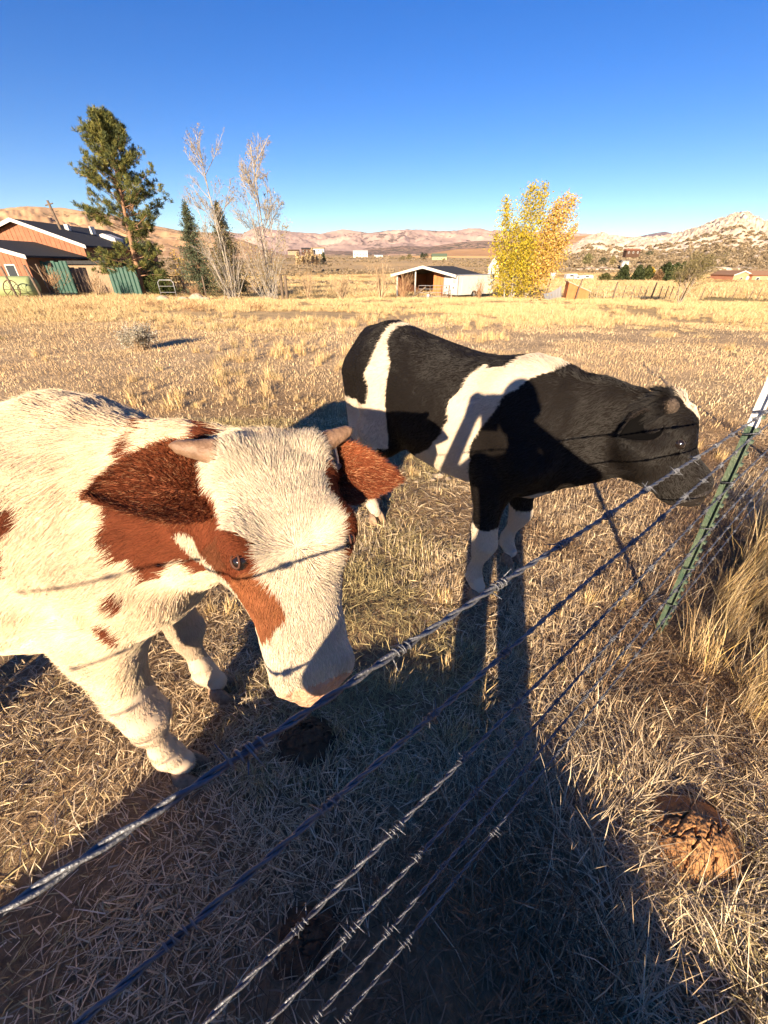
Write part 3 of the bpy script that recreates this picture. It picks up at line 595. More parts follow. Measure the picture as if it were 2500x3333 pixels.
B_FLANK = [[(-.45, 1.42), (-.40, 1.42), (-.375, 1.322), (-.37, 1.304), (-.345, 1.268), (-.300, 1.22), (-.264, 1.183), (-.249, 1.118), (-.246, 1.033), (-.246, .936), (-.24, .70), (-.9, .70), (-.9, .925), (-.45, .925), (-.376, .945), (-.361, 1.023), (-.367, 1.057), (-.392, 1.101), (-.372, 1.162), (-.374, 1.222), (-.396, 1.277), (-.421, 1.311)],
  [(.245, 1.231), (.30, 1.228), (.369, 1.239), (.40, 1.30), (.46, 1.36), (.56, 1.36), (.565, 1.252), (.539, 1.240), (.509, 1.224), (.492, 1.212), (.471, 1.178), (.436, 1.145), (.42, 1.093), (.373, 1.001), (.33, .929), (.324, .862), (.315, .70), (.30, .50), (-.10, .50), (-.12, .66), (-.02, .735), (.086, .812), (.165, .926), (.187, .982), (.170, 1.074), (.209, 1.123), (.223, 1.196)]]
B_FACE = [(.10, -.75), (.09, .42), (.22, .50), (.34, .34), (.46, .16), (.50, -.12), (.40, -.4), (.25, -.75)]; B_SOCK = (.50, .42, .925)
def inside(poly, x, y):
    poly = np.array(poly); r = np.zeros(len(x), bool); n = len(poly)
    for i in range(n):
        (x0, y0), (x1, y1) = poly[i], poly[(i + 1) % n]
        if y0 == y1: continue
        r ^= ((y0 > y) != (y1 > y)) & (x < (x1 - x0) * (y - y0) / (y1 - y0) + x0)
    return r
def jit(V, amp, f=45.): return [amp * (fbm(V * f + 31 * i, 2) - .5) * 2 for i in range(2)]
def head_uv(V, fr):
    D = V - fr['o']; return D @ fr['X'] / fr['L'], np.arctan2(-(D @ fr['Y']), D @ fr['Z'] + .03), D @ fr['Y'], D @ fr['Z']
WHITE_C, RED_C, BLK_C, WHT_C = (.76, .60, .41), (.145, .038, .016), (.0088, .0068, .0057), (.58, .49, .38)
def coat_white(V, fr):
    a, b = jit(V, .016, 34.); x = V[:, 0] + a; z = V[:, 2] + b; s, ph, hy, hz = head_uv(V, fr); hd = (s > -.02) & (np.hypot(hy, hz) < .24)
    m = np.zeros(len(V), bool); near = V[:, 1] < .12
    for i, p in enumerate(W_FLANK): m |= (inside(p, x, z) if i not in (2, 3) else inside(p, V[:, 0] + a * .3, V[:, 2] + b * .3)) & near & ~hd
    m |= (((V - (-.35, .25, 1.0)) / (.22, .2, .3)) ** 2).sum(1) + 4 * a > 1e9
    hm = inside(W_FACE, s + a * 1.2, ph + b * 4) & hd
    hm |= hd & (hy > .088 + a) & (s > .12) & (s < .74 + a) 
    m |= hm
    C = np.tile(WHITE_C, (len(V), 1)); C[hd] = (.62, .52, .39); C[m] = RED_C
    C[(m & hd & (s > .5))] = (.24, .085, .035)
    C[hm & (s > .34) & (s < .46) & (ph > .9)] = (.12, .040, .018)
    low = (V[:, 2] < .55) & ~m; C[low] = (.64, .50, .36)
    lip = hd & (s + a > .975); C[lip] = (.62, .30, .17)
    return C, m
def coat_black(V, fr):
    a, b = jit(V, .007, 22.); x = V[:, 0] + a; z = V[:, 2] + b; s, ph, hy, hz = head_uv(V, fr); hd = (s > -.02) & (np.hypot(hy, hz) < .2) & (V[:, 0] > .7)
    m = np.zeros(len(V), bool)
    for p in B_FLANK: m |= inside(p, x, z) & ~hd
    for s_, lg in zip((-1, 1), BLACK['fore']):
        m |= (np.hypot(V[:, 0] - lg['hoof'][0], V[:, 1] - lg['hoof'][1]) < .16) & (z < B_SOCK[0 if s_ < 0 else 1] + .25 * np.maximum(.42 - x, 0))
    m |= (x < -.30) & (z < B_SOCK[2]); m |= (np.abs(V[:, 1]) < .10) & (x > -.3) & (x < .22) & (z < .68)
    m |= (((V - (.60, 0, .66)) / (.10, .09, .07)) ** 2).sum(1) < 1
    m |= hd & inside(B_FACE, s + a, ph + b * 3)
    C = np.tile(BLK_C, (len(V), 1)); C[m] = WHT_C; mz = hd & (s > .96); C[mz & ~m] = (.02, .017, .016)
    return C, m
def build_cow(which, pose, loc, rot, label):
    body, fr = cow_body(pose); V, Q, G = body.poly((-.95, -.62, -.02), (1.36, .45, 1.55), h=.008)
    root = tag(empty('cow', loc, rot), label, 'cow'); coat = coat_white if which == 'w' else coat_black
    C, m = coat(V, fr); me = mesh('body', V - G * (.0045 * np.clip((V[:, 2] - .06) / .05, 0, 1) * np.where(head_uv(V, fr)[0] > .975, 0, 1))[:, None], Q); su = head_uv(V[Q].mean(1), fr); mzf = (su[0] > (.975 if which == 'w' else .965)) & (np.hypot(su[2], su[3]) < .2); me.materials.append(M_skin_w); me.materials.append(M_muzzle_w if which == 'w' else M_muzzle_b); me.polygons.foreach_set('material_index', mzf.astype('i')); Cs = C.copy(); Cs[:] *= .92; set_col(me, 'coat', Cs); link('body', me, root, M_skin_w)
    for ps in (pose['fore'], pose['hind']):
        for lg in ps: hoof_mesh('hoof', root, *lg['hoof'], M_hoof, lg.get('yaw', 0), 1.06)
    fw = pose.get('fw', 1.); eyes = []
    for s in (-1, 1):
        # eyeball with an upper and lower lid
        c = fr['pt'](.455, s * pose['eye'][0] * fw, pose['eye'][1]); out = nrm(fr['Y'] * s + fr['Z'] * pose['eye'][2]); tt = np.linspace(0, .08, 161); fv = body(c + out * tt[:, None]); c = c + out * (tt[np.argmax(fv > 0)] - pose['er'] * .86 - .0055); eyes.append(c + out * pose['er']); eo = bpy.data.meshes.new('eye'); bm = bmesh.new()
        bmesh.ops.create_uvsphere(bm, u_segments=20, v_segments=14, radius=pose['er']); bm.to_mesh(eo); bm.free()
        eo.polygons.foreach_set('use_smooth', np.ones(len(eo.polygons), bool)); eye = link('eye', eo, root, M_eye, loc=c + out * .004)
        t = fr['X']; up = nrm(np.cross(t, out) * -s); up = nrm(fr['Z'] - out * fr['Z'].dot(out)); ax = nrm(np.cross(up, out))
        eye.scale = (1, 1, 1); mb = MB(); pts = []
        for q in np.linspace(0, 2 * np.pi, 29)[:-1]:            # almond shaped rim of the lids on the ball
            lat = (ax * .0175 * math.cos(q) + up * (.0105 if math.sin(q) > 0 else .0085) * math.sin(q)) * pose['er'] / .0245; rr = math.sqrt(max((pose['er'] * 1.03) ** 2 - lat.dot(lat), .00003)); pts.append(c + out * .004 + lat + out * rr)
        pts.append(pts[0]); mb.tube(pts, .0022 if which == 'w' else .0014, 6, False); link('eyelid', mb.mesh('eyelid', True), root, M_lidw if which == 'w' else M_lidb)
    # horns
    for s, (s0, y0, z0, d, Lh, r0, r1) in pose['horns'].items():
        b0 = fr['pt'](s0, s * y0, z0); d = nrm(d); mb = MB(); n = 9; pts = []; rd = []
        for i in range(n + 1):
            t = i / n; pts.append(b0 + d * Lh * t + np.array(pose.get('hcurl', (0, 0, 0))) * t * t * Lh); rd.append((r0 + (r1 - r0) * t) * (1 if i < n else .55) * (1 + .03 * math.sin(i * 2.4)))
        pts.append(pts[-1] + d * r1 * .45); rd.append(r1 * .12); mb.tube(pts, rd, 14); link('horn', mb.mesh('horn', True), root, M_horn if which == 'w' else M_scur)
    # coat hair ----------------------------------------------------------
    n = pose['nfur']; z = V[:, 2]; leg = z < .55
    wt = np.where(leg, 1.3, 1.0) * np.where(z < .055, 0, 1); s_, ph, hy, hz = head_uv(V, fr); hdv = (s_ > -.05) & (np.hypot(hy, hz) < .25) & (V[:, 0] > .7)
    wt = wt * np.where(hdv & (s_ > .975), 0.04, 1) * np.where(hdv, 2.2, 1.)
    for ec in eyes: wt *= np.where(np.linalg.norm(V - ec, axis=1) < pose['er'] * .95, 0, 1)
    P, N = sample_mesh(V, Q, G, n, 5, wt); Cc, mm = coat(P, fr); r = np.random.default_rng(11)
    s_, ph, hy, hz = head_uv(P, fr); hd = (s_ > -.04) & (np.hypot(hy, hz) < .24) & (P[:, 0] > .7); leg = (P[:, 2] < .52) & ~hd
    D = np.tile((-.75, 0, -.55), (n, 1)); D[leg] = (-.12, 0, -1); neck = (P[:, 0] > .5) & ~hd & ~leg; D[neck] = (-.8, 0, -.5)
    D = D + .9 * (np.stack([fbm(P * 5 + 7 * i, 2) for i in range(3)], 1) - .5) * np.where(leg, .4, 1.)[:, None]
    wh = fr['pt'](.45, 0, .09); rv = P - wh; rad = rv - N * (rv * N).sum(1)[:, None]; rad /= np.linalg.norm(rad, axis=1)[:, None] + 1e-6
    side = np.clip((np.abs(hy) - .07) / .05, 0, 1)[:, None]
    dn = np.tile(fr['X'], (n, 1)); low_ = np.clip((s_ - .5) / .2, 0, 1)[:, None]; hdir = rad * (1 - side) * (1 - low_) + dn * low_ + (dn * .35 - fr['Z'] * .8) * side * (1 - low_); D[hd] = hdir[hd]
    top = (np.abs(P[:, 1]) < .07) & (N[:, 2] > .75) & ~hd & (P[:, 2] > 1.0); D[top] += (0, 0, .5)
    D -= N * (D * N).sum(1)[:, None]; D /= np.linalg.norm(D, axis=1)[:, None] + 1e-6
    Lf = np.full(n, pose['flen'][0]); Lf[leg] = pose['flen'][1]; Lf[hd] = pose['flen'][2]; Lf[hd & (s_ > .6)] *= .80; Lf[hd & (s_ > .85)] *= .65
    cr = hd & (s_ < .16) & (hz > 0); Lf[cr] = pose['flen'][3]; Lf[top] *= 1.25
    Lf *= r.uniform(.6, 1.25, n) * (.75 + .5 * fbm(P * 9, 2)); lift = np.full(n, .10); lift[hd] = .12; lift[leg] = .26; lift[hd & (s_ > .6)] = .09; lift[cr] = .34; lift[top] = .25
    lift = np.clip(lift * 1.7 + r.normal(0, .07, n), .13, 1.2); clump = (np.stack([fbm(P * 26 + 5 * i, 2) for i in range(3)], 1) - .5) * 1.6; clump -= N * (clump * N).sum(1)[:, None]
    jt = r.normal(0, .10, (n, 3)); jt -= N * (jt * N).sum(1)[:, None]; D = D + N * lift[:, None] + clump * .45 + jt
    Cc = Cc * r.uniform(.76, 1.14, n)[:, None] * (.80 + .4 * fbm(P * 16, 3))[:, None] * (.88 + .24 * fbm(P * 4 + 3, 2))[:, None]; Cc = Cc * (1 + r.normal(0, .03, (n, 3)))
    bend = -N * (lift * np.where(cr, .9, 1.25))[:, None] + clump * .55
    fur_curves('fur', P - N * .004, D, Lf, Cc.clip(0, .95), M_fur if which == 'w' else M_furb, root, 5, pose['frad'], .22, bend, 3, N)
    # ears
    for s, e in (W_EARS if which == 'w' else B_EARS).items():
        V, Q, N, ins, X = ear_mesh(fr, s, **e); me = mesh('ear', V, Q); base = RED_C if which == 'w' else BLK_C
        Ce = np.tile(np.array(base) * .9, (len(V), 1)); 
        if which == 'w': Ce[ins == 1] = (.40, .13, .06)
        else: Ce[ins == 1] = (.0012, .001, .001)  # shade inside the dark ear is painted in as near black
        set_col(me, 'coat', Ce); link('ear', me, root, M_ear if which == 'w' else M_skin_w)
        ne = pose['near']; P, Nn = sample_mesh(V, Q, N, ne, 9 + s); rel = P - V.mean(0); r = np.random.default_rng(21 + s)
        Dd = X * .9 + rel / (np.linalg.norm(rel, axis=1)[:, None] + 1e-6) * .5; Dd = Dd - Nn * (Dd * Nn).sum(1)[:, None] * .8; Dd = Dd + Nn * .30 + r.normal(0, .16, (ne, 3))
        tone = np.array(RED_C) if which == 'w' else np.array(BLK_C); rim = np.clip(np.abs((rel - np.outer(rel @ X, X)) @ nrm(np.cross(N[:10].mean(0), X))) / e['W'], 0, 1)[:, None]; Cc = tone * r.uniform(.6, 1.3, ne)[:, None] * (1.05 + 1.1 * rim ** 2) + rim ** 3 * np.array((.10, .05, .02)) * (which == 'w')
        if which == 'b':
            zin = (Nn @ N[ins == 1].mean(0) > .2) & (rim[:, 0] < .72); kp = ~zin; P, Nn, Dd, rim, rel = P[kp], Nn[kp], Dd[kp], rim[kp], rel[kp]; ne = len(P)
        if which == 'b': Cc = tone * r.uniform(.5, 1.3, ne)[:, None] * (.35 + 3.6 * rim ** 2)  # lit edge and shaded hollow put into the hair colour
        if which == 'w': Cc[r.random(ne) < .10] = (.45, .22, .11)
        fur_curves('ear_fur', P, Dd, r.uniform(.5, 1.2, ne) * pose['elen'], Cc.clip(0, 1), M_fur if which == 'w' else M_furb, root, 4, pose['frad'], .3, None, 4)
        if which == 'w' and s == 1:
            tg = V[2 * 15 + 2 + 22 * 15 * 0]; p = V[(22 * 15) + 6 * 15 + 12]; nrm_ = N[(22 * 15) + 6 * 15 + 12]
            mb = MB(); q = p + nrm_ * .010; mb.tube([q - nrm_ * .028 + np.array((0, .0, .004)), q + np.array((-.002, 0, .012)), q + np.array((.002, 0, -.012)), q + np.array((.004, 0, -.030)) + nrm_ * .004], [.0045, .0055, .0055, .004], 8)
            mb.tube([q + np.array((.004, 0, -.030)) + nrm_ * .001, q + np.array((.004, 0, -.030)) + nrm_ * .010], [.008, .007], 12); link('ear_tag', mb.mesh('ear_tag', False), root, M_tagm)
    return root, fr, pose
M_lidw = mat('brown_eyelid', (.10, .038, .022), .7, var=.4, vscale=90)
M_scur = mat('scurred_horn', (.05, .036, .028), .85, col2=(.13, .095, .07), vscale=90, bump=.8, bscale=160)
M_muzzle_b = mat('dark_muzzle_skin', (.012, .010, .010), .35, col2=(.028, .022, .020), vscale=70, bump=.6, bscale=160, spec=.5)
M_lidb = mat('dark_eyelid', (.022, .015, .012), .45)
M_ear = mat('ear_skin', attr='coat', rough=.8, spec=.15, transl=.35)
WHITE.update(nfur=520000, flen=(.038, .024, .019, .028), frad=.00050, elen=.016, near=15000,
   horns={-1: (.015, .098, .048, (-.95, -.10, .14), .082, .027, .011), 1: (.015, .098, .048, (.80, .45, .18), .075, .026, .011)}, hcurl=(0, 0, .06))
BLACK.update(nfur=150000, flen=(.020, .011, .014, .055), frad=.00080, elen=.016, near=3500,
   horns={-1: (.12, .092, .062, (.05, -.80, .55), .030, .030, .023), 1: (.05, .09, .066, (.1, .6, .8), .045, .022, .010)})
white_cow, W_FR, _ = build_cow('w', WHITE, W_LOC, W_ROT, 'cream and red-brown horned cow lowering its head to the fence')
black_cow, B_FR, _ = build_cow('b', BLACK, B_LOC, B_ROT, 'black and white cow standing broadside behind the fence')
# ------------------------------------------------------------------ barbed wire fence on a steel T-post
M_wire = mat('galvanised_wire', (.20, .21, .235), .5, metal=.6, col2=(.12, .125, .145), vscale=30, bump=.3, bscale=300)
M_post = mat('green_post_paint', (.045, .085, .058), .5, spec=.35, col2=(.105, .13, .085), vscale=22, bump=.35, bscale=120)
M_postw = mat('white_post_paint', (.78, .78, .75), .5, var=.15, vscale=30)
FD = nrm((.7716, .636, 0)); FN = np.array((-FD[1], FD[0], 0))      # along the fence; towards the cattle
PB = np.array((1.42, 1.33, 0.))                                   # foot of the visible post
fence = tag(empty('barbed_wire_fence', PB), 'six-strand barbed wire fence on a green steel post with white tip', 'fence')
def t_post(at, lean=(0, 0)):
    P = np.array(at, 'd') - PB; u = np.array((lean[0], lean[1], 1.)); H = 1.36; cut = 1.11
    def sec(z0, z1, m, par, nm):
        mb = MB(); wd, dp, th = .0150, .028, .0035
        for (a0, a1, b0, b1) in ((-wd, wd, -th, 0), (-th / 2, th / 2, 0, dp)):
            pts = []
            for z in (z0, z1):
                for a, b in ((a0, b0), (a1, b0), (a1, b1), (a0, b1)): pts.append(P + u * z + FD * a + FN * b)
            mb.hexa(pts)
        return mb.build(nm, m, par)
    post = sec(-.06, cut, M_post, fence, 'steel_post'); sec(cut, H, M_postw, post, 'white_tip')
    sm = MB(); sm.box(-.008, .008, -.006, .004, -.006, .006); sme = sm.mesh('stud'); sme.materials.append(M_post)
    for i in range(24):
        o = bpy.data.objects.new('stud', sme); col.objects.link(o); o.parent = post; o.location = P + u * (.09 + i * .046) - FN * .0065; o.rotation_euler = (0, 0, math.atan2(FD[1], FD[0]))
    return post, P, u
post, PP, PU = t_post(PB, (-.070, .004))
# each strand: height on the post, height and offset from the viewpoint's foot where it passes closest
WZ = [(1.171, 1.298, .176), (1.087, 1.12, .172), (.888, .906, .164), (.67, .719, .153), (.448, .528, .140), (.218, .381, .124)]
far_p = PB + FD * 3.0; t_post(far_p, (0, .01))
bar = MB()
for k, (tw, off) in enumerate(((0, -.006), (2.2, .006))):       # a four point barb: two wires wrapped round the strand
    pts = []
    for i in range(19):
        a = tw + i / 18 * 4 * math.pi; pts.append((off + (i / 18 - .5) * .014, .0050 * math.cos(a), .0050 * math.sin(a)))
    d0 = Vector((.35, math.sin(tw) * -1, math.cos(tw))).normalized(); a = tw
    p0 = Vector(pts[0]); p1 = Vector(pts[-1]); t0 = Vector((-.3, math.sin(a), -math.cos(a))).normalized(); t1 = Vector((.3, -math.sin(tw + 4 * math.pi), math.cos(tw + 4 * math.pi))).normalized()
    pts = [tuple(p0 + t0 * .017)] + pts + [tuple(p1 + t1 * .017)]
    bar.tube(pts, [.0004] + [.00115] * 19 + [.0004], 6)
barb_me = bar.mesh('barb', True); barb_me.materials.append(M_wire)
def strand(z, z0, p0, ph, sag, j):
    r = np.random.default_rng(50 + j); mb = MB(); A = -3.2; Bx = 3.0; n = 760; xs = np.linspace(A, Bx, n); T = PP + PU * z - FN * .010
    near = FN * p0 + np.array((0, 0, z0)) - PB; dn = (T - near) / 1.876; df = (far_p - PB + np.array((0, .01 * z, z)) - PU * z) / 3.0
    base = lambda x: T + (dn if x < 0 else df) * x + np.array((0, 0, (-sag * (1 - ((x - Bx / 2) / (Bx / 2)) ** 2) if x > 0 else 0) + .0025 * math.sin(x * 3.1 + ph) * min(1, abs(x) * 3) + .0012 * math.sin(x * 11 + ph * 2) * min(1, abs(x) * 3)))
    up = np.array((0, 0, 1.))
    for s in (0, math.pi):
        pts = []
        for x in xs:
            t = x * 2 * math.pi / .062 + ph + s; pts.append(base(x) + (FN * math.cos(t) + up * math.sin(t)) * .0019)
        mb.tube(pts, .0019, 6)
    wi = mb.build('wire', M_wire, fence, True)
    x = -1.876 + .021 + (.06 * j) % .15 - 9 * .153
    while x < Bx:
        o = bpy.data.objects.new('barb', barb_me); col.objects.link(o); o.parent = wi; o.location = base(x)
        d = base(x + .02) - base(x - .02); o.rotation_euler = (Vector(d).to_track_quat('X', 'Z').to_matrix() @ Matrix.Rotation(r.uniform(0, 6.28), 3, 'X')).to_euler()
        o.scale = [float(r.uniform(.85, 1.05))] * 3; x += .153 * r.uniform(.96, 1.04)
    tie = MB(); c = PP + PU * z; loop = []
    for i in range(15):
        a = i / 14 * 2 * math.pi * 1.05; loop.append(c + FD * .024 * math.cos(a) + FN * (.024 * math.sin(a) + .008) + up * (.006 * math.sin(a * 2)))
    tie.tube(loop, .0018, 5); tie.build('wire_tie', M_wire, wi, True)
for j, (z, z0, p0) in enumerate(WZ): strand(z, z0, p0, 1.3 * j, .012 + .004 * j, j)
# ------------------------------------------------------------------ the person holding the phone (stands at the viewpoint, casts the long shadow)
def build_person():
    B = Body(); cx, cy = .085, -.40; f = lambda x, y, z: (cx + x, cy + y, z)
    B.loft(f(0, 0, 0), (0, 0, 1), (0, 1, 0), [(.78, .09, -.11, .10), (.86, .11, -.13, .165), (.95, .11, -.12, .165), (1.08, .10, -.10, .145), (1.22, .115, -.105, .165), (1.34, .11, -.11, .185), (1.43, .08, -.09, .17), (1.48, .05, -.06, .08)], k=.04)
    for s in (-1, 1):
        B.limb([f(s * .085, 0, .90), f(s * .105, .015, .50), f(s * .112, -.01, .10)], [.105, .070, .052], .03)
        B.limb([f(s * .115, -.03, .05), f(s * .125, .10, .035), f(s * .13, .17, .03)], [.05, .045, .036], .03)
    B.limb([f(0, -.01, 1.44), f(-.03, .03, 1.56)], [.062, .055], .04)
    hc = f(-.045, .075, 1.66); B.ball(hc, .1, .03, (.78, .95, 1.18)); B.ball((hc[0], hc[1] + .035, hc[2] - .075), .055, .03); B.limb([(hc[0], hc[1] + .088, hc[2] + .01), (hc[0], hc[1] + .108, hc[2] - .025)], [.012, .017], .015)
    for s in (-1, 1): B.ball((hc[0] + s * .08, hc[1] - .005, hc[2] - .01), .028, .012, (.45, .8, 1.1))
    wr = {-1: (-.075, -.055, 1.555), 1: (.085, -.055, 1.56)}; el = {-1: (-.275, -.27, 1.17), 1: (.41, -.28, 1.33)}; sh = {-1: f(-.19, -.01, 1.41), 1: f(.19, -.01, 1.41)}
    for s in (-1, 1):
        B.limb([sh[s], el[s], wr[s]], [.062, .046, .030], .04); pm = np.array((s * .062, -.035, 1.60)); w_ = np.array(wr[s])
        B.limb([w_, pm], [.030, .034], .02)                                            # palm beside the phone
        for i, (dz, ln) in enumerate(((.030, .062), (.010, .070), (-.010, .066), (-.030, .052))):   # fingers curl behind the phone
            a = pm + np.array((0, -.005, dz)); b = a + np.array((-s * .006, -.030, 0)); c = b + np.array((-s * ln * .55, -.004, 0)); d_ = c + np.array((-s * ln * .40, .008, 0)); B.limb([a, b, c, d_], [.0105, .0095, .0088, .0075], .010)
        t0 = pm + np.array((0, .0, -.032)); B.limb([w_ + (pm - w_) * .55, t0 + np.array((s * .012, .004, .0)), t0 + np.array((s * .010, -.006, .035)), t0 + np.array((s * .004, -.014, .060))], [.014, .012, .010, .008], .012)
    V, Q, G = B.poly((-.55, -.75, -.02), (.65, .12, 1.82), h=.007)
    C = np.tile((.05, .07, .12), (len(V), 1)); C[(V[:, 2] < .93)] = (.035, .05, .09); C[V[:, 2] < .075] = (.05, .035, .025); skin = (V[:, 2] > 1.50) & (np.abs(V[:, 0] - hc[0]) < .13) & (V[:, 1] < -.13)
    skin |= (V[:, 1] > -.10) & (V[:, 2] > 1.5); C[skin] = (.45, .27, .19)
    hair = (V[:, 2] > hc[2] + .015) & (V[:, 1] < hc[1] + .03) & (np.abs(V[:, 0] - hc[0]) < .12) & (V[:, 2] > 1.6) | ((V[:, 2] > hc[2] + .075) & (V[:, 1] < -.1)); C[hair] = (.05, .03, .02)
    me = mesh('person', V, Q); set_col(me, 'coat', C); o = link('person', me, None, mat('clothes_and_skin', attr='coat', rough=.85, spec=.15)); o.location.z = .012
    tag(o, 'person in a dark jacket and trousers, out of frame, whose long shadow crosses the grass', 'person')
    m = MB(); m.box(-.037, .037, -.0045, .0045, -.076, .076); p = m.build('phone', mat('phone_glass', (.01, .01, .012), .1, spec=.5)); lens = MB()
    p.rotation_euler = (-PITCH, 0, 0); p.location = Vector((0, 0, CAM_H)) - F_ * .016 + U_ * -.058
    l = MB(); l.tube([(0, .0045, .058), (0, .0065, .058)], [.008, .008], 16); l.build('lens', mat('lens_ring', (.02, .02, .02), .2), p)
    tag(p, 'dark mobile phone held up in both hands above the fence, out of frame', 'phone')
build_person()
def boulder(name, c, rad, seed, m, label, sub=5, amp=.25, cat='rock', group=None, flat=.0):
    bm = bmesh.new(); bmesh.ops.create_icosphere(bm, subdivisions=sub, radius=1.); P = np.array([v.co for v in bm.verts]); d = P / np.linalg.norm(P, axis=1)[:, None]
    n = fbm(d * 1.7 + seed, 4, .55) - .5; cr = np.abs(fbm(d * 3.1 + seed * 2, 3) - .5); P = d * (1 + amp * 2 * n - amp * .5 * (cr < .03))[:, None] * np.array(rad); P[:, 2] = np.maximum(P[:, 2], -.2 * rad[2])
    for v, q in zip(bm.verts, P): v.co = q
    me = bpy.data.meshes.new(name); bm.to_mesh(me); bm.free(); me.polygons.foreach_set('use_smooth', np.ones(len(me.polygons), bool)); o = link(name, me, None, m, loc=c); return tag(o, label, cat, group)
M_granite = mat('granite', (.50, .40, .30), .9, col2=(.34, .26, .19), vscale=6, bump=.6, bscale=18)
boulder('boulder', (-.62, -1.70, 0), (1.42, .60, .86), 3.3, M_granite, 'broad low boulder shape added out of view behind the viewpoint to cast the shade over the near grass', amp=.10)  # unseen stand-in, shaped to throw the broad shade on the near grass
# ------------------------------------------------------------------ trees and shrubs
M_bark = mat('grey_bark', (.36, .29, .22), .9, col2=(.22, .17, .12), vscale=5, bump=.4, bscale=20)
M_pbark = mat('pine_bark', (.34, .19, .11), .9, col2=(.18, .11, .07), vscale=4, bump=.5, bscale=15)
M_wbark = mat('pale_bark', (.42, .375, .32), .85, col2=(.30, .265, .225), vscale=3, bump=.2, bscale=20)
M_twig = mat('russet_twigs', (.34, .19, .10), .9, col2=(.46, .30, .17), vscale=4)
M_gtwig = mat('pale_twigs', (.50, .37, .23), .9, col2=(.38, .26, .16), vscale=4)
M_leaf = mat('foliage', attr='tint', rough=.7, spec=.15, transl=.3)
M_needle = mat('needles', attr='tint', rough=.65, spec=.2)
def leaf_cloud(name, P, size, cols, parent, r, m=None, aspect=1.5, ori=None, w=None):
    """single leaves (two triangles each) at the given points"""
    n = len(P); a = r.normal(size=(n, 3)) if ori is None else ori + r.normal(0, .35, (n, 3)); a /= np.linalg.norm(a, axis=1)[:, None] + 1e-9; b = np.cross(a, r.normal(size=(n, 3))); b /= np.linalg.norm(b, axis=1)[:, None] + 1e-9
    s = (size * r.uniform(.6, 1.35, n))[:, None]; hw = s / aspect * .5 if w is None else np.full((n, 1), w / 2); V = np.stack([P - a * s * .5, P + b * hw, P + a * s * .5, P - b * hw], 1)
    F = (np.arange(n)[:, None] * 4 + np.array([0, 1, 2, 3])).astype('i'); me = mesh(name, V.reshape(-1, 3), F, False); c = np.asarray(cols); c = c if len(c) == n and c.ndim == 2 and len(c) > 20 else c[r.integers(0, len(c), n)]
    set_col(me, 'tint', np.repeat((c * r.uniform(.7, 1.25, n)[:, None]).clip(0, 1), 4, 0)); return link(name, me, parent, m or M_leaf)
def limbs(segs, name, m, parent, n=5):
    mb = MB()
    for pts, rad in segs: mb.tube(pts, rad, n if max(rad) > .02 else 3, False)
    return mb.build(name, m, parent, True)
def wander(r, p, d, L, n, wob, up=0.):
    pts = [np.array(p, 'd')]; d = nrm(d)
    for i in range(n): d = nrm(d + r.normal(0, wob, 3) + np.array((0, 0, up))); pts.append(pts[-1] + d * L / n)
    return pts
def twiggy(r, p, d, L, rad, depth, segs, tips, spread=.55, up=.10, kids=(3, 5), shrink=.55, wob=.10):
    if depth <= 0:
        pts = wander(r, p, d, L, 2, wob * 1.6, up); segs.append((pts, [rad, rad * .75, rad * .4])); tips += pts[1:]; return
    pts = wander(r, p, d, L, 5, wob, up); segs.append((pts, list(np.linspace(rad, rad * .45, 6)))); tips.append(pts[-1])
    for k in range(r.integers(*kids)):
        t = r.uniform(.30, .97); i = min(int(t * 5), 4); q = pts[i] + (pts[i + 1] - pts[i]) * (t * 5 - i); dd = nrm(pts[i + 1] - pts[i]); s = r.normal(size=3); s = nrm(s - dd * s.dot(dd))
        twiggy(r, q, dd + s * spread * r.uniform(.7, 1.4), L * shrink * r.uniform(.6, 1.15) * (1.15 - .5 * t), rad * .5 * (1.2 - .4 * t), depth - 1, segs, tips, spread, up, kids, shrink, wob)
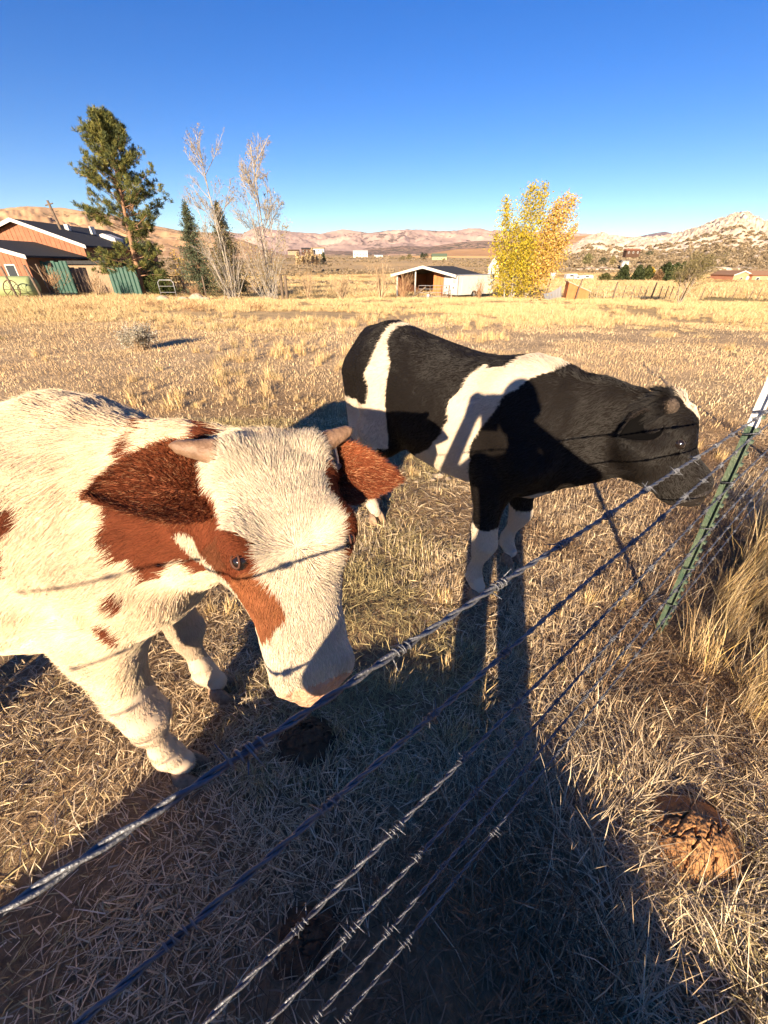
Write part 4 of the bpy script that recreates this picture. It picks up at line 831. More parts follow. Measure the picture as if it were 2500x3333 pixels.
def pine():
    r = np.random.default_rng(5); b = spot(300, 37); H = 10.5; root = tag(empty('pine_tree', b), 'tall dark green pine standing beside the brown house', 'tree'); lean = np.array((.85, 0, 0)); tz = lambda h: lean * (max(h, 0) / H) ** 1.2 + np.array((0, 0, h))
    seg = [([tz(h) for h in np.linspace(-.3, H, 14)], list(np.linspace(.26, .025, 14)))]; fol = []; fc = []; fo = []
    prof = lambda f: np.interp(f, [0, .10, .16, .26, .30, .36, .42, .50, .60, .70, .80, .90, .97, 1.0], [2.2, 3.3, 3.6, 3.3, 1.5, 1.9, 3.0, 3.7, 3.6, 2.8, 2.2, 1.6, .9, .25])
    for h in np.concatenate([np.linspace(1.3, 3.3, 13), np.linspace(3.5, H - .15, 62)]):
        f = h / H; dens = 1
        if .30 < f < .37 and r.random() < .65: continue
        for k in range(2 if f < .9 else 3):
            a = r.uniform(0, 6.28); L = prof(f) * r.uniform(.5, 1.06)
            if f < .29 and math.cos(a) > .35 and r.random() < .6: L *= .6
            d = np.array((math.cos(a), math.sin(a), np.interp(f, [0, .3, .6, 1], [.02, .12, .38, .9]))); p0 = tz(h); pts = wander(r, p0, d, L, 6, .07, .045); seg.append((pts, list(np.linspace(.045 * (1.2 - f), .012, 7))))
            for t in np.arange(.55 if f < .85 else .2, 1.01, .085):
                i = min(int(t * 6), 5); q = pts[i] + (pts[i + 1] - pts[i]) * (t * 6 - i)
                for s_ in range(3):
                    side_ = r.normal(0, .17, 3) * (1 - .3 * t); c = q + side_ + np.array((0, 0, .10)); ax = nrm(side_ * 1.2 + nrm(d) * .35 + np.array((0, 0, .55))); m = 26
                    dirs = ax + r.normal(0, .55, (m, 3)); dirs /= np.linalg.norm(dirs, axis=1)[:, None]; fol.append(c + dirs * .11 + r.normal(0, .05, (m, 3))); fo.append(dirs)
                    tone = np.array(((.10, .11, .032), (.14, .145, .04), (.06, .075, .03), (.19, .18, .05))[r.integers(0, 4)]); fc.append(np.tile(tone, (m, 1)))
    limbs(seg, 'trunk', M_pbark, root); P = np.concatenate(fol); leaf_cloud('crown', P, .25, np.concatenate(fc), root, r, M_needle, ori=np.concatenate(fo), w=.034)
pine()
def spruce(px, D, H, rb, seed, label, tone):
    r = np.random.default_rng(seed); b = spot(px, D); root = tag(empty('spruce_tree', b), label, 'tree', 'spruces between the bare trees'); seg = [([np.array((0, 0, h)) for h in np.linspace(-.2, H, 8)], list(np.linspace(.12, .015, 8)))]; fol, fo, fc = [], [], []
    for h in np.linspace(.55, H - .05, int(H * 13)):
        f = h / H; L0 = rb * (1 - f) ** .85 * np.interp(f, [0, .06, .12], [.6, .85, 1]) + .06
        for k in range(4):
            a = r.uniform(0, 6.28); L = L0 * r.uniform(.6, 1.1); d = np.array((math.cos(a), math.sin(a), np.interp(f, [0, .7, 1], [-.18, .05, .8]))); pts = wander(r, (0, 0, h), d, L, 4, .05, .02); seg.append((pts, list(np.linspace(.02, .006, 5))))
            m = int(16 * L / .5) + 6; t = r.uniform(.15, 1, m); q = np.array(pts[0])[None] + (np.array(pts[-1]) - np.array(pts[0]))[None] * t[:, None]; sd_ = r.normal(0, .085, (m, 3)); fol.append(q + sd_); fo.append(sd_ * 6 + nrm(d) * .5 + np.array((0, 0, .15))); fc.append(np.tile(np.array(tone) * r.uniform(.7, 1.3), (m, 1)))
    limbs(seg, 'trunk', M_pbark, root); leaf_cloud('crown', np.concatenate(fol), .20, np.concatenate(fc), root, r, M_needle, ori=np.concatenate(fo), w=.05)
spruce(433, 37, 6.2, 2.1, 1, 'dark blue-green spruce, the left one beside the golden sapling', (.085, .105, .062)); spruce(497, 36.5, 6.2, 2.1, 2, 'taller spruce half hidden behind the bare twiggy tree', (.105, .10, .05))
def bare_tree(px, D, stems, seed, label, m, shoots, leafc, nleaf, low):
    r = np.random.default_rng(seed); b = spot(px, D); root = tag(empty('bare_tree', b), label, 'tree'); segs, tips = [], []
    for (dx, dy, H, rad) in stems:
        d = np.array((dx, dy, H)); twiggy(r, (r.normal(0, .12), r.normal(0, .12), -.1), d, np.linalg.norm(d), rad * .75, 3, segs, tips, .85, .06, (10, 15), .34, .04)
    limbs(segs, 'trunk', m, root); s2, t2 = [], []
    for k in range(shoots):
        a = r.uniform(0, 6.28); e = r.uniform(.2, .75); twiggy(r, (r.normal(0, .25), r.normal(0, .25), 0), (math.cos(a) * e, math.sin(a) * e, 1), r.uniform(1.2, low), .022, 1, s2, t2, .5, .06, (3, 6), .45, .06)
    if s2: limbs(s2, 'shoots', m, root)
    T = np.array(tips); T = T[r.random(len(T)) < .5]; P = T[r.integers(0, len(T), nleaf)] + r.normal(0, .07, (nleaf, 3)); T2 = np.array(t2); P2 = T2[r.integers(0, len(T2), nleaf)] + r.normal(0, .10, (nleaf, 3)); leaf_cloud('crown', np.concatenate([P, P2]), .085, leafc, root, r)
DRY = [(.34, .24, .11), (.42, .32, .15), (.28, .20, .09), (.38, .30, .13)]
bare_tree(495, 34, [(-1.0, .2, 9.4, .075), (-.1, .3, 6.5, .045), (-1.7, .1, 6.6, .04)], 11, 'slender pale bare tree with a few leaves at its tip', M_wbark, 40, DRY, 800, 4.2)
bare_tree(579, 34, [(.1, .1, 9.0, .09), (-1.3, .2, 8.4, .065), (1.3, .3, 6.8, .05), (-.5, .2, 7.6, .05), (1.9, .2, 4.8, .04)], 12, 'forked bare tree with clusters of dry leaves on its branches', M_wbark, 46, DRY + [(.42, .30, .08)], 1500, 4.0)
def yellow_tree():
    b = spot(1124, 43); k = .0070
    for grp, (stems, label, pal, seed) in enumerate(((((430, 270, 115, 330), (645, 165, 170, 560), (800, 150, 125, 690), (350, 665, 100, 420), (560, 620, 230, 560), (720, 700, 170, 640), (480, 900, 200, 560), (640, 1000, 210, 620)), 'dense yellow-green aspen beside the white trailer', [(.50, .40, .035), (.42, .36, .04), (.58, .42, .04), (.36, .30, .035), (.62, .47, .06)], 3),
        (((1060, 260, 165, 720), (1130, 300, 140, 740), (1270, 560, 100, 780), (930, 330, 120, 730), (1000, 720, 210, 740), (1140, 760, 140, 760), (930, 950, 170, 740)), 'paler golden aspen leaning over its yellow-green neighbour', [(.62, .38, .11), (.68, .43, .12), (.56, .36, .10), (.72, .50, .20), (.60, .45, .07)], 4))):
        r = np.random.default_rng(seed); root = tag(empty('aspen_tree', b + Vector((-.35 + .9 * grp, .4 * grp, 0))), label, 'tree', 'yellow aspens'); segs, tips, P, fc = [], [], [], []
        for X, Y, hw, xb in stems:
            top = np.array(((X - 690) * k * 1.2 - (-.35 + .9 * grp), r.normal(0, .5), (1420 - Y) * k)); p0 = np.array(((xb - 690) * k * .4, r.normal(0, .2), -.1)); d = top - p0; L = np.linalg.norm(d); tt = np.linspace(0, 1, 7)[:, None]; pts = p0 + d * tt + np.array((0, 0, 1)) * (np.sin(tt * 3.14) * .25); segs.append(([q for q in pts], list(np.linspace(.075, .012, 7))))
            nn = int(2100 * (hw / 150) * (L / 8)); t = r.beta(2.6, 1.6, nn) * .92 + .08; w0 = hw * k * 1.2 * np.sin(np.clip(t, .05, 1) * np.pi * .86 + .30) ** .8; cl = r.integers(0, 60, nn); rc = np.random.default_rng(seed * 7 + X).normal(0, .55, (60, 3)); off = rc[cl] + r.normal(0, .30, (nn, 3)); q = p0 + d * t[:, None] + off * (w0 * .95)[:, None] * np.array((1, 1, .8)); P.append(q)
            tone = np.array(pal)[r.integers(0, len(pal), nn)]
            for j in range(26):
                i = r.integers(1, 6); dd = nrm(d) + r.normal(0, .45, 3); segs.append((wander(r, pts[i], dd, hw * k * r.uniform(.8, 1.6), 4, .08, .05), [.02, .016, .012, .009, .006]))
            fc.append(tone)
        limbs(segs, 'trunk', M_wbark, root); leaf_cloud('crown', np.concatenate(P), .14, np.concatenate(fc), root, r, aspect=1.2)
yellow_tree()
def round_tree():
    r = np.random.default_rng(31); b = spot(1488, 36); root = tag(empty('small_tree', b), 'small grey-green tree with several thin trunks near the end of the pasture fence', 'tree'); segs, tips = [], []
    for a, e in ((-.6, .22), (.3, .15), (1.4, .35), (2.6, .4), (.8, .55), (3.6, .3)): twiggy(r, (0.1 * math.cos(a * 3), .1, -.1), (e * 1.2 * math.cos(a) + .22, e * math.sin(a), 1), 3.0, .05, 3, segs, tips, .75, .04, (4, 6), .52, .07)
    limbs(segs, 'trunk', M_bark, root); T = np.array(tips); T = T[T[:, 2] > .95]; P = T[r.integers(0, len(T), 7000)] + r.normal(0, .17, (7000, 3)); leaf_cloud('crown', P, .085, [(.20, .17, .07), (.26, .22, .10), (.15, .13, .06), (.30, .25, .13)], root, r)
round_tree()
def shrub(name, px, D, H, W, n, seed, label, m, leafc=None, nleaf=0, group=None, lsize=.05, cat='shrub', depth=2, base=.08):
    r = np.random.default_rng(seed); root = tag(empty(name, spot(px, D)), label, cat, group); segs, tips = [], []
    for k in range(int(n * 1.5)):
        a = r.uniform(0, 6.28); e = abs(r.normal(0, W / H * .6)); twiggy(r, (r.normal(0, base), r.normal(0, base), -.03), (math.cos(a) * e, math.sin(a) * e, 1), H * r.uniform(.5, .85), max(.006, H * .009), depth, segs, tips, .6, .05, (3, 6), .5, .09)
    limbs(segs, 'stems', m, root)
    if nleaf: T = np.array(tips); leaf_cloud('foliage', T[r.integers(0, len(T), nleaf)] + r.normal(0, .05 * H, (nleaf, 3)), lsize, leafc, root, r)
    return root
G_SH = 'leafless shrubs beyond the pasture'
shrub('shrub', 662, 36, 2.6, 2.0, 12, 41, 'fan-shaped leafless shrub just right of the dark posts', M_gtwig, group=G_SH)
shrub('shrub', 735, 38, 2.7, 2.3, 13, 42, 'second fan-shaped leafless shrub from the dark posts', M_gtwig, group=G_SH)
shrub('shrub', 822, 40, 3.4, 2.3, 14, 43, 'pale leafless shrub left of the open shed', M_gtwig, group=G_SH)
shrub('shrub', 872, 42, 2.6, 2.2, 14, 44, 'russet leafless shrub against the open front of the shed', M_twig, group=G_SH)
shrub('shrub', 1040, 41.5, 1.9, 1.7, 14, 45, 'grey-brown leafless shrub in front of the white trailer', M_twig, group=G_SH)
shrub('shrub', 110, 34, 2.3, 1.9, 13, 46, 'reddish bare shrub before the first green metal panel', M_twig, group=G_SH)
shrub('shrub', 200, 34, 2.0, 2.0, 16, 47, 'tan bare shrub between the two green metal panels', M_gtwig, group=G_SH)
shrub('shrub', 416, 32, 1.2, .9, 22, 48, 'small rust-brown bush beside the pale boulders', M_twig, group=G_SH)
shrub('juniper_bush', 348, 35, 1.5, 2.2, 26, 49, 'low green juniper bush at the foot of the pine', M_pbark, [(.085, .105, .03), (.11, .13, .04), (.06, .075, .025)], 4500, lsize=.11)
shrub('juniper_bush', 322, 38, 2.2, 2.6, 24, 52, 'taller green juniper under the lowest pine boughs', M_pbark, [(.075, .095, .03), (.10, .12, .04), (.055, .07, .025)], 4500, lsize=.12)
shrub('sapling', 392, 40, 3.6, .55, 7, 50, 'thin golden-leaved sapling beside the dark spruce', M_wbark, [(.62, .40, .07), (.70, .46, .10)], 900, lsize=.11, cat='tree')
shrub('sagebrush', 258, 9.4, .62, .75, 34, 51, 'pale grey sagebrush alone in the pasture behind the cream cow', M_gtwig, [(.46, .42, .33), (.55, .50, .40), (.38, .35, .27)], 4200, lsize=.036, base=.12)
for i, (px, D, H, lab) in enumerate(((405, 20.5, .5, 'low russet weed clump in front of the pale boulders'), (545, 22, .45, 'low russet weed clump before the forked bare tree'), (300, 23, .45, 'low russet weed clump before the pine'), (150, 20, .45, 'low russet weed clump before the green panels'))):
    shrub('weed_clump', px, D, H, .8, 40, 60 + i, lab, M_twig, [(.42, .24, .12), (.50, .32, .16)], 700, lsize=.035, base=.35, depth=1, group='weeds in the pasture', cat='weed')
for i, (px, D, rad) in enumerate(((338, 31, (.5, .35, .28)), (385, 30.5, (.42, .3, .24)), (415, 31.5, (.55, .4, .42)), (432, 30, (.48, .35, .27)))):
    boulder('boulder', spot(px, D), rad, 7.7 + i, M_granite, ('leftmost pale boulder in the grass below the pine', 'flat pale boulder second from the left below the pine', 'tallest pale boulder next to the rust-brown bush', 'pale boulder right of the rust-brown bush')[i], 4, .2, group='pale boulders in the grass')
# evergreens and far trees ------------------------------------------------
def blob_tree(name, px, py0, py1, D, wpx, tone, label, seed, conic=.5, cat='tree', group=None, n=900, dens=1.):
    r = np.random.default_rng(seed); x = ray(px, py1).x / ray(px, py1).y * D; zb = height_at(px, py1, D); H = height_at(px, py0, D) - zb; W = wpx * .0012034 / 1.18 * D / 2; root = tag(empty(name, (x, D, zb)), label, cat, group)
    limbs([([np.array((0, 0, h)) for h in np.linspace(-1, H * .8, 5)], list(np.linspace(H * .035, H * .01, 5)))], 'trunk', M_bark, root); cl = r.normal(0, 1, (26, 3)); cl /= np.linalg.norm(cl, axis=1)[:, None]; t = r.beta(1.5, 1.4, n); pr = np.where(conic > .7, (1 - t) ** .8 + .08, np.sin(np.clip(t * .9 + .12, 0, 1) * np.pi) ** .6)
    ang = r.uniform(0, 6.28, n); lob = 1 + .28 * np.sin(ang * 3 + seed) * np.sin(t * 9 + seed); rad = W * pr * lob * np.sqrt(r.random(n)) ; P = np.stack([np.cos(ang) * rad, np.sin(ang) * rad, H * (.06 + .94 * t)], 1) + r.normal(0, .03 * H, (n, 3)); P[:, 2] = np.abs(P[:, 2])
    leaf_cloud('crown', P, H * .11 * dens, [np.array(tone) * q for q in (.6, 1., 1.4)], root, r, aspect=1.3)
DG = (.055, .070, .028)
for i, (px, y0, y1, D, wp, tone, lab) in enumerate(((1304, 590, 612, 112, 30, (.10, .10, .035), 'yellowish leftmost tree of the evergreen windbreak'), (1341, 572, 611, 114, 34, DG, 'tallest left tree of the evergreen windbreak, shaped like a cone'), (1373, 573, 610, 115, 30, DG, 'third tree from the left in the evergreen windbreak'),
    (1392, 575, 611, 116, 24, (.075, .085, .03), 'fourth tree from the left in the evergreen windbreak'), (1403, 577, 600, 120, 14, (.50, .33, .05), 'yellow tree showing among the evergreen windbreak'), (1418, 583, 611, 113, 18, (.24, .15, .08), 'rusty bare-topped tree among the evergreen windbreak'), (1431, 568, 612, 114, 32, DG, 'broad dark tree right of the rusty one in the evergreen windbreak'), (1449, 569, 612, 116, 26, DG, 'dark tree second from the right end of the evergreen windbreak'), (1465, 566, 606, 122, 16, DG, 'narrow pointed tree at the right end of the evergreen windbreak'))):
    blob_tree('evergreen_tree', px, y0, y1, D, wp, tone, lab, 70 + i, .8 if i in (1, 2, 8) else .5, group='evergreen windbreak in the field', n=1500)
for i, (px, y0, y1, D, wp, tone, lab) in enumerate(((1267, 547, 571, 210, 20, (.20, .19, .09), 'olive round tree on the slope right of the yellow aspens'), (1300, 556, 572, 205, 22, (.075, .085, .05), 'dark low tree below the brown hillside house'), (1321, 552, 573, 207, 11, (.30, .25, .12), 'thin tan tree on the slope above the windbreak'), (1402, 542, 552, 260, 16, (.075, .09, .05), 'dark bush right of the brown hillside house'), (912, 546, 558, 505, 9, (.04, .06, .035), 'dark evergreen left of the far green-roofed house'), (920, 547, 558, 500, 12, (.045, .06, .035), 'dark evergreen touching the far green-roofed house'), (884, 549, 561, 330, 14, (.22, .19, .09), 'olive tree in the valley above the shed'), (870, 552, 561, 340, 10, (.20, .17, .09), 'small olive tree left of the one above the shed'))):
    blob_tree('valley_tree', px, y0, y1, D, wp, tone, lab, 90 + i, .5, group='single trees in the valley', n=700)
for i, px in enumerate((645, 655, 666, 676, 684, 692, 700)):
    blob_tree('poplar_tree', px, 544 + 8 * (i % 3 == 1) - 6 * (i == 3) + 5 * (i == 5), 573 - 2 * (i % 2), 190 + 6 * i, 13 + 3 * (i % 3), [(.50, .38, .22), (.56, .42, .22), (.46, .36, .22)][i % 3] if i < 6 else (.10, .11, .06), '%s poplar of the far golden row beyond the leafless shrubs' % ('leftmost', 'second', 'third', 'fourth and tallest', 'fifth', 'sixth', 'dark rightmost')[i], 110 + i, .9, group='far row of poplars', n=500)
# sage dotted over valley and ridge: uncountable
r = np.random.default_rng(77); bush = bpy.data.collections.new('sage_shapes')
for i in range(3):
    n = 60; a = r.normal(size=(n, 3)); a /= np.linalg.norm(a, axis=1)[:, None]; a[:, 2] = np.abs(a[:, 2]); P = a * r.uniform(.5, 1, (n, 1)) * np.array((.6, .6, .5)); o = leaf_cloud('sage_shape', P, .42, [(.19, .145, .09), (.25, .19, .12), (.14, .11, .07), (.30, .235, .155)], None, r, M_needle, 1.2); col.objects.unlink(o); bush.objects.link(o)
n = 9000; d = np.exp(r.uniform(np.log(85), np.log(700), n)); tx = r.uniform(-.75, 1.15, n); x = tx * d; y = d; k = (fbm(np.stack([x, y, 0 * x], 1) * .014, 3) + r.normal(0, .05, n) + np.interp(d, [85, 160, 230], [-.16, -.05, .06]) > .50) & ~((tx > .2) & (d < 150)); x, y, d = x[k], y[k], d[k]
s = r.uniform(.7, 1.7, len(x)) * np.interp(d, [85, 300, 700], [.8, 1.3, 2.2]); scatter('sagebrush_scrub', bush, np.stack([x, y, ground_z(x, y) - .05], 1), np.stack([0 * x, 0 * x, r.uniform(0, 6.28, len(x))], 1), np.stack([s] * 3, 1), 'grey-brown sagebrush dotted over the valley floor', 'scrub', 3, 8)
Xr, Yr, Zr, fr_ = RID; ok = np.argwhere((fr_ > .03) & (fr_ < .55)); ok = ok[r.random(len(ok)) < (1.05 - fr_[ok[:, 0], ok[:, 1]])]; ok = ok[r.integers(0, len(ok), 6500)]; ok = ok[(ok[:, 0] < Xr.shape[0] - 1) & (ok[:, 1] < Xr.shape[1] - 1)]
fa, fb_ = r.random((2, len(ok))); g3 = lambda A: (A[ok[:, 0], ok[:, 1]] * (1 - fa) * (1 - fb_) + A[ok[:, 0] + 1, ok[:, 1]] * fa * (1 - fb_) + A[ok[:, 0], ok[:, 1] + 1] * (1 - fa) * fb_ + A[ok[:, 0] + 1, ok[:, 1] + 1] * fa * fb_)
s = r.uniform(.9, 3.2, len(ok)); scatter('hillside_scrub', bush, np.stack([g3(Xr), g3(Yr), g3(Zr)], 1), np.stack([0 * s, 0 * s, r.uniform(0, 6.28, len(s))], 1), np.stack([s] * 3, 1), 'dark scrub scattered over the foot of the granite ridge', 'scrub', 3, 9)
# ------------------------------------------------------------------ buildings, fences and farm things
M_redwood = mat('redwood_siding', (.33, .145, .082), .8, col2=(.25, .105, .06), vscale=2.5)
M_orange = mat('orange_board', (.52, .19, .07), .8, col2=(.40, .14, .05), vscale=3)
M_brown = mat('dark_brown_wood', (.10, .055, .035), .85, var=.4, vscale=3)
M_tan = mat('tan_plaster', (.36, .26, .17), .9, col2=(.26, .18, .12), vscale=1.2)
M_roof = mat('dark_shingle', (.028, .028, .030), .9, col2=(.05, .05, .052), vscale=9)
M_white = mat('white_paint', (.58, .56, .53), .55, var=.12, vscale=3)
M_green = mat('green_metal', (.028, .095, .072), .5, col2=(.02, .065, .05), vscale=2, spec=.4)
M_pgreen = mat('pale_green_paint', (.36, .42, .20), .6, var=.2, vscale=2)
M_glass = mat('window_glass', (.04, .05, .06), .08, spec=.6)
M_wpost = mat('weathered_post', (.20, .15, .105), .9, col2=(.11, .08, .06), vscale=6)
M_rust = mat('rusty_steel', (.16, .09, .06), .7, metal=.4, var=.4, vscale=8)
M_dark = mat('dark_interior', (.03, .02, .016), .9)
M_black = mat('black_rubber', (.02, .02, .02), .7)
M_grey = mat('grey_metal', (.35, .36, .38), .5, metal=.5)
def frame(loc, yaw): return Matrix.Translation(loc) @ Matrix.Rotation(yaw, 4, 'Z')
def boards(parent, x0, x1, y, z0, top, wd, m, th=.03, name='board', axis='x'):
    """vertical siding: one board per piece, top edge following top(x)"""
    n = max(1, round((x1 - x0) / wd)); e = (x1 - x0) / n
    for i in range(n):
        a = x0 + i * e + .012; b = x0 + (i + 1) * e - .012; t = th * (1 + .25 * math.sin(i * 5.1)); P = [(a, -t, z0), (b, -t, z0), (b, 0, z0), (a, 0, z0), (a, -t, top(a)), (b, -t, top(b)), (b, 0, top(b)), (a, 0, top(a))]
        if axis == 'y': P = [(y - q[1], q[0], q[2]) for q in P]; P = [P[0], P[3], P[2], P[1], P[4], P[7], P[6], P[5]]
        else: P = [(q[0], y + q[1], q[2]) for q in P]
        MB().hexa(P).build(name, m, parent)
def gable_house(name, loc, yaw, W, Dp, eave, peak, label, wall, roofm, trim, over=.4, bw=.4, ridge='y', boarded=True, windows=(), doors=(), cat='house', kids=True, group=None, chimney=None):
    """gable end faces local -Y; x from 0..W, y from 0..Dp"""
    root = tag(empty(name, loc, yaw), label, cat, group); top = lambda x: eave + (peak - eave) * (1 - abs(x - W / 2) / (W / 2))
    m = MB(); m.prism([(.0, 0, -.6), (W, 0, -.6), (W, 0, eave), (W / 2, 0, peak - .02), (0, 0, eave)], (0, Dp, 0)); m.build('wall', wall, root)
    if boarded: boards(root, 0, W, -.004, 0, lambda x: top(x) - .03, bw, wall)
    sl = (peak - eave) / (W / 2); rz = .14
    rf = None
    for s in (-1, 1):
        c = W / 2; e = c + s * (W / 2 + over); ze = eave - sl * over; poly = [(c, -over, peak), (e, -over, ze), (e, -over, ze + rz), (c, -over, peak + rz)]; o = MB().prism(poly if s > 0 else poly[::-1], (0, Dp + 2 * over, 0)).build('roof', roofm, root); rf = rf or o
        p2 = [(c, -over - .06, peak - .10), (e, -over - .06, ze - .10), (e, -over - .06, ze + rz + .03), (c, -over - .06, peak + rz + .03)]; MB().prism(p2 if s > 0 else p2[::-1], (0, .055, 0)).build('fascia', trim, root)
    for (x, z, w_, h_) in windows:
        o = MB().box(x, x + w_, -.075, -.04, z, z + h_).build('window', trim, root); MB().box(x + .08, x + w_ - .08, -.09, -.076, z + .08, z + h_ - .08).build('pane', M_glass, o)
    for (x, w_, h_, dm) in doors: MB().box(x, x + w_, -.08, -.04, .02, h_).build('door', dm, root)
    if chimney: x, y, h_ = chimney; MB().box(x, x + .5, y, y + .5, peak - .6, peak + h_).build('chimney', M_tan, rf)
    return root
gz = lambda x, y: float(ground_z(x, y))
# brown house with its lower front wing
H = gable_house('house', (-37.4, 42, gz(-30, 42) - .1), 0, 10.4, 13, 3.75, 5.5, 'red-brown wooden house with dark roof and white fascia behind the pine', M_redwood, M_roof, M_white, .55, .40, windows=((5.1, 1.5, .9, 1.2), (6.7, 1.5, .9, 1.2)))
zt = 5.5
for (y, x) in ((4., 6.6), (6.5, 7.4)): MB().box(x, x + .35, y, y + .35, 4.9, 5.55).build('vent', M_white, H)
o = MB(); o.prism([(7.2, 7, 4.55), (9.4, 7, 4.25), (9.4, 7, 4.6), (8.3, 7, 5.0), (7.2, 7, 4.75)], (0, 1.5, 0)); o.build('dormer', M_white, H)
gable_house('house_wing', (-35.0, 35.2, gz(-31, 35) - .1), 0, 7.6, 6.4, 2.75, 3.75, 'low front wing of the brown house at the left edge', M_redwood, M_roof, M_white, .5, .40, windows=((5.8, 1.2, .8, 1.0),), cat='house')
pl = tag(empty('utility_pole', (-29.9, 45, gz(-29.9, 45))), 'leaning wooden utility pole rising behind the roof', 'pole'); MB().tube([(0, 0, 0), (-.9, 0, 7.2)], [.15, .10], 8).build('shaft', M_wpost, pl, True); MB().tube([(-1.25, 0, 6.85), (-.5, 0, 7.0)], [.05, .05], 6).build('crossarm', M_wpost, pl)
# green panels and the plastered shed between them
def green_panel(px0, px1, D, h, label, n):
    a = spot(px0, D); b = spot(px1, D); w_ = b.x - a.x; root = tag(empty('metal_fence_panel', a), label, 'fence panel', 'green metal panels in front of the house')
    for i in range(n):
        x0 = w_ * i / n; x1 = w_ * (i + 1) / n; MB().prism([(x0 + .01, 0, -.2), (x0 + .06, -.045, -.2), (x1 - .06, -.045, -.2), (x1 - .01, 0, -.2), (x1 - .01, .03, -.2), (x0 + .01, .03, -.2)], (0, 0, h + .2 + .05 * math.sin(i * 2.2))).build('panel', M_green, root)
    MB().box(-.03, w_ + .03, .032, .09, h * .5, h * .5 + .09).build('rail', M_wpost, root)
green_panel(88, 156, 36.5, 2.35, 'left green corrugated metal panel in front of the brown house', 8); green_panel(236, 298, 36.5, 2.0, 'right green corrugated metal panel under the pine boughs', 7)
a = spot(152, 38); b = spot(238, 38); sh = tag(empty('plaster_shed', a), 'low tan plastered shed with dark flat roof between the green panels', 'shed'); MB().box(0, b.x - a.x, 0, 2.5, -.3, 2.15).build('wall', M_tan, sh); MB().box(-.2, b.x - a.x + .2, -.25, 2.7, 2.16, 2.42).build('roof', M_roof, sh)
tk = spot(-8, 32); t = tag(empty('water_tank', tk), 'pale green water tank at the left edge, below the brown house', 'tank'); MB().tube([(-2.2, 0, .68), (-2.05, 0, .68), (2.35, 0, .68), (2.5, 0, .68)], [.45, .66, .66, .45], 20).build('tank', M_pgreen, t, True)
for x in (-1.6, 1.9): MB().box(x - .12, x + .12, -.5, .5, -.1, .16).build('cradle', M_wpost, t)
wh = spot(14, 30.5); w_ = tag(empty('wagon_wheel', wh), 'old iron wagon wheel leaning against the green tank', 'wheel'); MB().tube([(.55 * math.cos(i / 24 * 6.2832), .08 * math.sin(i / 24 * 6.2832), .56 + .55 * math.sin(i / 24 * 6.2832)) for i in range(25)], .035, 6, False).build('rim', M_rust, w_, True)
for i in range(5): aa_ = i * math.pi / 5; MB().tube([(.54 * math.cos(aa_), 0, .56 + .54 * math.sin(aa_)), (-.54 * math.cos(aa_), 0, .56 - .54 * math.sin(aa_))], .018, 4).build('spoke', M_rust, w_)
def post(px, D, h, rad, lean, label, m=M_wpost, group=None, name='fence_post', b=None):
    b = b or spot(px, D); mb = MB(); mb.tube([(0, 0, -.25), (lean * .5, 0, h * .5), (lean, 0, h)], [rad, rad * .96, rad * .9], 7); o = mb.build(name, m, None, True, loc=b); return tag(o, label, 'post', group)
for i, (px, D, h, rd, ln, lab) in enumerate(((20, 29.5, 1.9, .07, -.25, 'leaning dark post beside the green tank'), (75, 29, 1.95, .08, -.35, 'leaning dark post in front of the reddish bare shrub'), (98, 33, 2.1, .06, -.30, 'thin leaning post before the left green panel'), (437, 31, 1.5, .05, .0, 'thin dark post right of the rust-brown bush'), (606, 33.5, 1.75, .12, .0, 'left one of the pair of thick dark posts'), (615, 33.3, 1.65, .12, .03, 'right one of the pair of thick dark posts'))):
    post(px, D, h, rd, ln, lab, group='old posts along the far fence')
# little gate, trellis and picket fence by the spruces
g0 = spot(338, 33.5); g = tag(empty('garden_gate', g0), 'small pale tubular gate in front of the juniper bush', 'gate'); MB().tube([(0, 0, 0), (0, 0, 1.05), (.15, 0, 1.2), (1.0, 0, 1.2), (1.15, 0, 1.05), (1.15, 0, 0)], .03, 6).build('gate_frame', M_grey, g, True)
for z in (.4, .8): MB().tube([(0, 0, z), (1.15, 0, z)], .018, 5).build('rail', M_grey, g)
l0 = spot(345, 39.5); lt = tag(empty('trellis', l0), 'dark wooden trellis screen behind the juniper bush', 'trellis')
for i in range(11): MB().box(i * .28, i * .28 + .06, 0, .03, 0, 1.5).build('slat', M_brown, lt)
for i in range(6): MB().box(-.05, 2.9, -.035, -.004, .1 + i * .26, .16 + i * .26).build('slat', M_brown, lt)
p0 = spot(530, 47); pf = tag(empty('picket_fence', p0), 'short grey picket fence seen between the two bare trees', 'fence')
for i in range(13): MB().box(i * .26, i * .26 + .17, 0, .025, 0, 1.05 + .06 * math.sin(i * 3.)).build('picket', M_wpost, pf)
for z in (.25, .8): MB().box(-.05, 3.4, .027, .07, z, z + .09).build('rail', M_wpost, pf)
